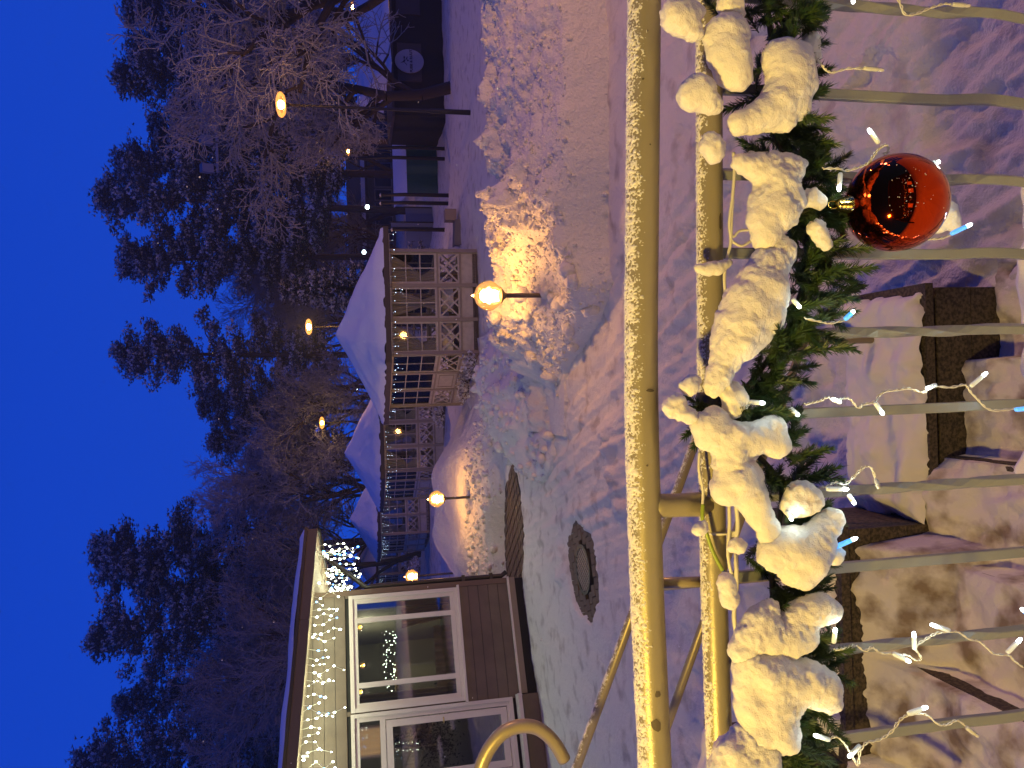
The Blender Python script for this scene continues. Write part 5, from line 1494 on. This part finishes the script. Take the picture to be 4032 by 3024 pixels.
# ================================================================== BAUBLE
BY = 1.02
bc = at(3527, 799, BY); BR = .0655
BR = .0735
ba = thing('bauble', 'glossy copper red christmas bauble hanging from the garland', 'bauble', bc)
lpart('ball', MB().sphere((0, 0, 0), BR, 64, 40), 'bauble', ba, True)
bd = (at(3300, 806, BY + .01) - bc).normalized(); bq = bd.to_track_quat('Z', 'Y')
def bl(name, mb, m):
    o = lpart(name, mb, m, ba, True); o.rotation_mode = 'QUATERNION'; o.rotation_quaternion = bq; return o
bl('cap', MB().lathe([(.0125, BR - .004), (.0128, BR + .003), (.0118, BR + .0035), (.0124, BR + .0075), (.0112, BR + .008), (.0116, BR + .012), (.0100, BR + .013), (.0095, BR + .018), (.006, BR + .022), (0, BR + .023)], n=28), 'gold')
bl('loop', MB().tube([(.006 * math.cos(t), 0, BR + .026 + .008 * math.sin(t)) for t in np.linspace(-.6, 3.8, 16)], .0009, 6), 'gold')
# melted snow specks on the ball
pts, rads = [], []
for k in range(48):
    d = Vector((random.gauss(.0, .30), -1, random.gauss(.42, .26))).normalized(); pts.append(d * (BR + .0002)); rads.append(random.uniform(.0003, .0009))
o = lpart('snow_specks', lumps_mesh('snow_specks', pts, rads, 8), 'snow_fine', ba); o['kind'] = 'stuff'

# ================================================================== STRING LIGHTS
LY_ = GY - .03
sl = thing('string_lights', 'white twisted wire string lights with white and blue lamps hanging along the railing', 'string lights', at(3300, 1500, LY_))
soff = wloc(sl)
def LA(x, y): return 3200 + x*.663, y*.663
def LB(x, y): return 3200 + x*.512, 1100 + y*.512
def LC(x, y): return 3200 + x*.617, 2000 + y*.617
def L6(x, y): return 2400 + x*.738, 1000 + y*.738
body_p = [(.0, 0), (.0030, 0), (.0036, .003), (.0036, .018), (.0030, .021), (0, .021)]
tip_p = [(.0028, .021), (.0030, .024), (.0024, .028), (.0, .030)]
LEDB = {}
for m in ('led_body', 'led_body_blue', 'led_body_off'):
    me = MB().lathe(body_p, n=10).mesh('bulb', True); me.materials.append(MATS[m]); LEDB[m] = me
LEDT = {}
for m in ('led_tip', 'led_tip_off'):
    me = MB().lathe(tip_p, n=10).mesh('lens', True); me.materials.append(MATS[m]); LEDT[m] = me
def led(a, b, kind='w'):
    pa, pb = at(*a, LY_), at(*b, LY_ - random.uniform(0, .012))
    d = (pb - pa); L = d.length; s = max(.55, min(1.5, L / .030))
    o = link('bulb', LEDB[{'w': 'led_body', 'b': 'led_body_blue', 'o': 'led_body_off'}[kind]], None, sl, pa - soff)
    o.rotation_mode = 'QUATERNION'; o.rotation_quaternion = d.to_track_quat('Z', 'Y'); o.scale = (1, 1, s)
    if kind == 'b': o['label'] = 'blue lamp'
    link('lens', LEDT['led_tip_off' if kind == 'o' else 'led_tip'], None, o)
    if kind != 'o': pointlight('lamp_glow', pb + Vector((0, -.012, -.004)) - soff, (.85, 1, .9) if kind == 'w' else (.2, .55, 1),   .022 if kind == 'w' else .03, .004, sl)
def wire2(pxs, Y=None, r=.0010):
    """two thin wires twisted round each other"""
    Y = LY_ + .004 if Y is None else Y
    c = smooth_pts([at(x, y, Y) for x, y in pxs], 8)
    for ph in (0, math.pi):
        w = []
        for i, p in enumerate(c):
            an = i * .75 + ph; w.append(p + Vector((math.cos(an)*.0012, math.sin(an)*.0012, math.sin(an+.9)*.0012)))
        part('wire', MB().tube(w, r, 6), 'wire', sl, True)
for a, b, k in ((LA(830, 25), LA(938, 35), 'o'), (LA(302, 403), LA(425, 417), 'o'), (LA(392, 850), LA(328, 762), 'w'), (LA(165, 1030), LA(155, 1138), 'w'), (LA(690, 972), LA(748, 962), 'w'), (LA(822, 1388), LA(950, 1328), 'b'), (LA(245, -40), LA(240, 20), 'w'),
        (LB(248, 308), LB(322, 238), 'b'), (LB(215, 948), LB(175, 930), 'w'), (LB(478, 945), LB(546, 1046), 'w'), (LB(945, 812), LB(872, 842), 'w'), (LB(1215, 822), LB(1345, 712), 'w'), (LB(1560, 1002), LB(1680, 990), 'b'), (LB(108, 1612), LB(280, 1614), 'w'), (LB(488, 1545), LB(505, 1600), 'o'),
        (L6(1275, 1285), L6(1312, 1338), 'w'), (L6(745, 790), L6(832, 796), 'w'), (L6(962, 822), L6(1012, 864), 'w'), (L6(975, 240), L6(1020, 290), 'w'),
        (LC(148, 248), LC(288, 188), 'b'), (LC(134, 860), LC(146, 762), 'w'), (LC(512, 928), LC(628, 985), 'w'), (LC(650, 900), LC(645, 788), 'w'), (LC(872, 782), LC(748, 742), 'w'), (LC(1240, 925), LC(1335, 828), 'w'), (LC(1385, 690), LC(1330, 640), 'b'), (LC(105, 1480), LC(5, 1448), 'w'), (LC(302, 1515), LC(225, 1595), 'w'), (LC(606, 1312), LC(738, 1268), 'w'), (LC(980, 1400), LC(1062, 1462), 'o'), (LC(-170, 20), LC(-143, 60), 'w')):
    led(a, b, k)
wire2([LA(*p) for p in ((480, -60), (520, 20), (550, 85), (620, 80), (700, 45), (780, 22), (830, 25))])
wire2([LA(*p) for p in ((0, 330), (50, 380), (80, 415), (120, 428), (200, 408), (300, 405))])
wire2([LA(*p) for p in ((60, 1000), (150, 1000), (200, 1012), (280, 990), (330, 965), (360, 925), (395, 880), (440, 860), (450, 900), (420, 915))])
wire2([LA(*p) for p in ((560, 1440), (680, 1420), (760, 1415), (822, 1390))])
wire2([LB(*p) for p in ((-60, 300), (60, 325), (140, 335), (248, 310))])
wire2([LB(*p) for p in ((-60, 960), (0, 945), (60, 930), (120, 905), (170, 940), (230, 915), (290, 920), (345, 985), (390, 960), (470, 940), (540, 868), (650, 850), (740, 838), (850, 868), (920, 822), (1060, 830), (1170, 810), (1210, 860), (1270, 925), (1340, 990), (1420, 1008), (1560, 992))])
wire2([LB(*p) for p in ((60, 1600), (110, 1590), (180, 1560), (250, 1572), (330, 1500), (395, 1442), (450, 1448), (488, 1545))])
wire2([LC(*p) for p in ((140, 905), (180, 900), (230, 890), (280, 878), (330, 912), (380, 890), (430, 922), (510, 930), (600, 938), (660, 972), (690, 955), (655, 890), (720, 838), (790, 800), (870, 788), (930, 792), (1000, 838), (1060, 850), (1110, 892), (1160, 932), (1250, 940), (1285, 975), (1340, 1015))])
wire2([LC(*p) for p in ((60, 1450), (100, 1472), (150, 1460), (200, 1500), (240, 1560), (288, 1645), (300, 1560), (340, 1500), (420, 1480), (500, 1430), (560, 1350), (620, 1320), (720, 1318), (800, 1380), (860, 1382), (920, 1355), (980, 1395))])

# supply cable tied under the lower rail
cb = thing('supply_cable', 'cream supply cable tied along the lower rail with loops', 'cable', at(2890, 1200, RY))
def cable(pxs, r=.0026, m='wire', Y=RY - .03): part('cable', MB().tube(smooth_pts([at(x, y, Y) for x, y in pxs], 6), r, 8), m, cb, True)
cable([(2888, 600), (2892, 680), (2884, 780), (2872, 880), (2878, 950), (2862, 1020), (2852, 1100), (2862, 1200)])
cable([(2896, 620), (2880, 900), (2890, 930), (2910, 910), (2950, 905)], .0022)
cable([(2955, 950), (2920, 968), (2890, 955), (2882, 945)], .0022)
cable([(2755, 1780), (2752, 1850), (2768, 1930), (2766, 2010), (2776, 2060)], .0024)
cable([(2895, 1960), (2905, 2060), (2898, 2150), (2900, 2300), (2890, 2420), (2900, 2500)], .0036)
cable([(2870, 1960), (2872, 2070), (2866, 2180), (2880, 2260)], .0028)
gw = thing('earth_wire', 'short yellow green wire tied across the lower rail', 'wire', at(2780, 2100, RY))
part('wire', MB().tube(smooth_pts([at(x, y, RY - .03) for x, y in ((2768, 1985), (2766, 2040), (2782, 2100), (2810, 2180), (2845, 2245))], 6), .0032, 8), 'wire_green', gw, True)
part('wire_end', MB().tube([at(2845, 2245, RY - .03), at(2862, 2262, RY - .03)], .0026, 8), 'wire_blue', gw, True)
zt = thing('cable_tie', 'pale cable tie wrapped around the lower rail next to the yellow green wire', 'cable tie', at(2810, 2092, RY))
tc_ = at(2818, 2092, RY)
part('strap', MB().tube([tc_ + Vector((0, math.cos(t)*.0225, math.sin(t)*.0225)) for t in np.linspace(0, 6.283, 28)], .0022, 6), 'wire', zt, True)
part('tail', MB().box(tuple(tc_ + Vector((-.004, -.030, -.024))), tuple(tc_ + Vector((.004, -.022, -.012)))), 'wire', zt)
bt_ = thing('rail_clip', 'black rubber clip wrapped around the lower rail under broken snow lumps', 'clip', at(2800, 1590, RY))
bc_ = at(2798, 1590, RY)
part('band', MB().tube([bc_ + Vector((dx, 0, 0)) for dx in (-.018, -.012, .012, .018)], [.0205, .0225, .0225, .0205], 24), 'iron', bt_, True)

# ================================================================== FALLING SNOW
pts, rads = [], []
while len(pts) < 240:
    p = Vector((random.uniform(-7, 7), random.uniform(2.2, 9), random.uniform(.3, 4.6))); Y = p.y
    if p.z - 3 < .26 * Y: pts.append(p[:]); rads.append(random.uniform(.0025, .0055) * (.6 + Y * .09))
fs = link('falling_snow', lumps_mesh('falling_snow', pts, rads, 12), 'flake'); tag(fs, 'snowflakes drifting through the air', 'snow', kind='stuff')
# ================================================================== AIR
hz_ = link('haze', MB().box((-70, -14, -3.2), (70, 105, 27)).mesh('haze'), None); hz_['kind'] = 'stuff'; hz_['label'] = 'thin blue evening snow haze filling the park'
hm = bpy.data.materials.new('haze'); hm.use_nodes = True; hm.node_tree.nodes.clear()
ho = hm.node_tree.nodes.new('ShaderNodeOutputMaterial'); hv = hm.node_tree.nodes.new('ShaderNodeVolumePrincipled')
hv.inputs['Color'].default_value = (.55, .72, 1.0, 1); hv.inputs['Density'].default_value = .0014; hv.inputs['Anisotropy'].default_value = .3
hm.node_tree.links.new(hv.outputs[0], ho.inputs['Volume']); hz_.data.materials.append(hm)
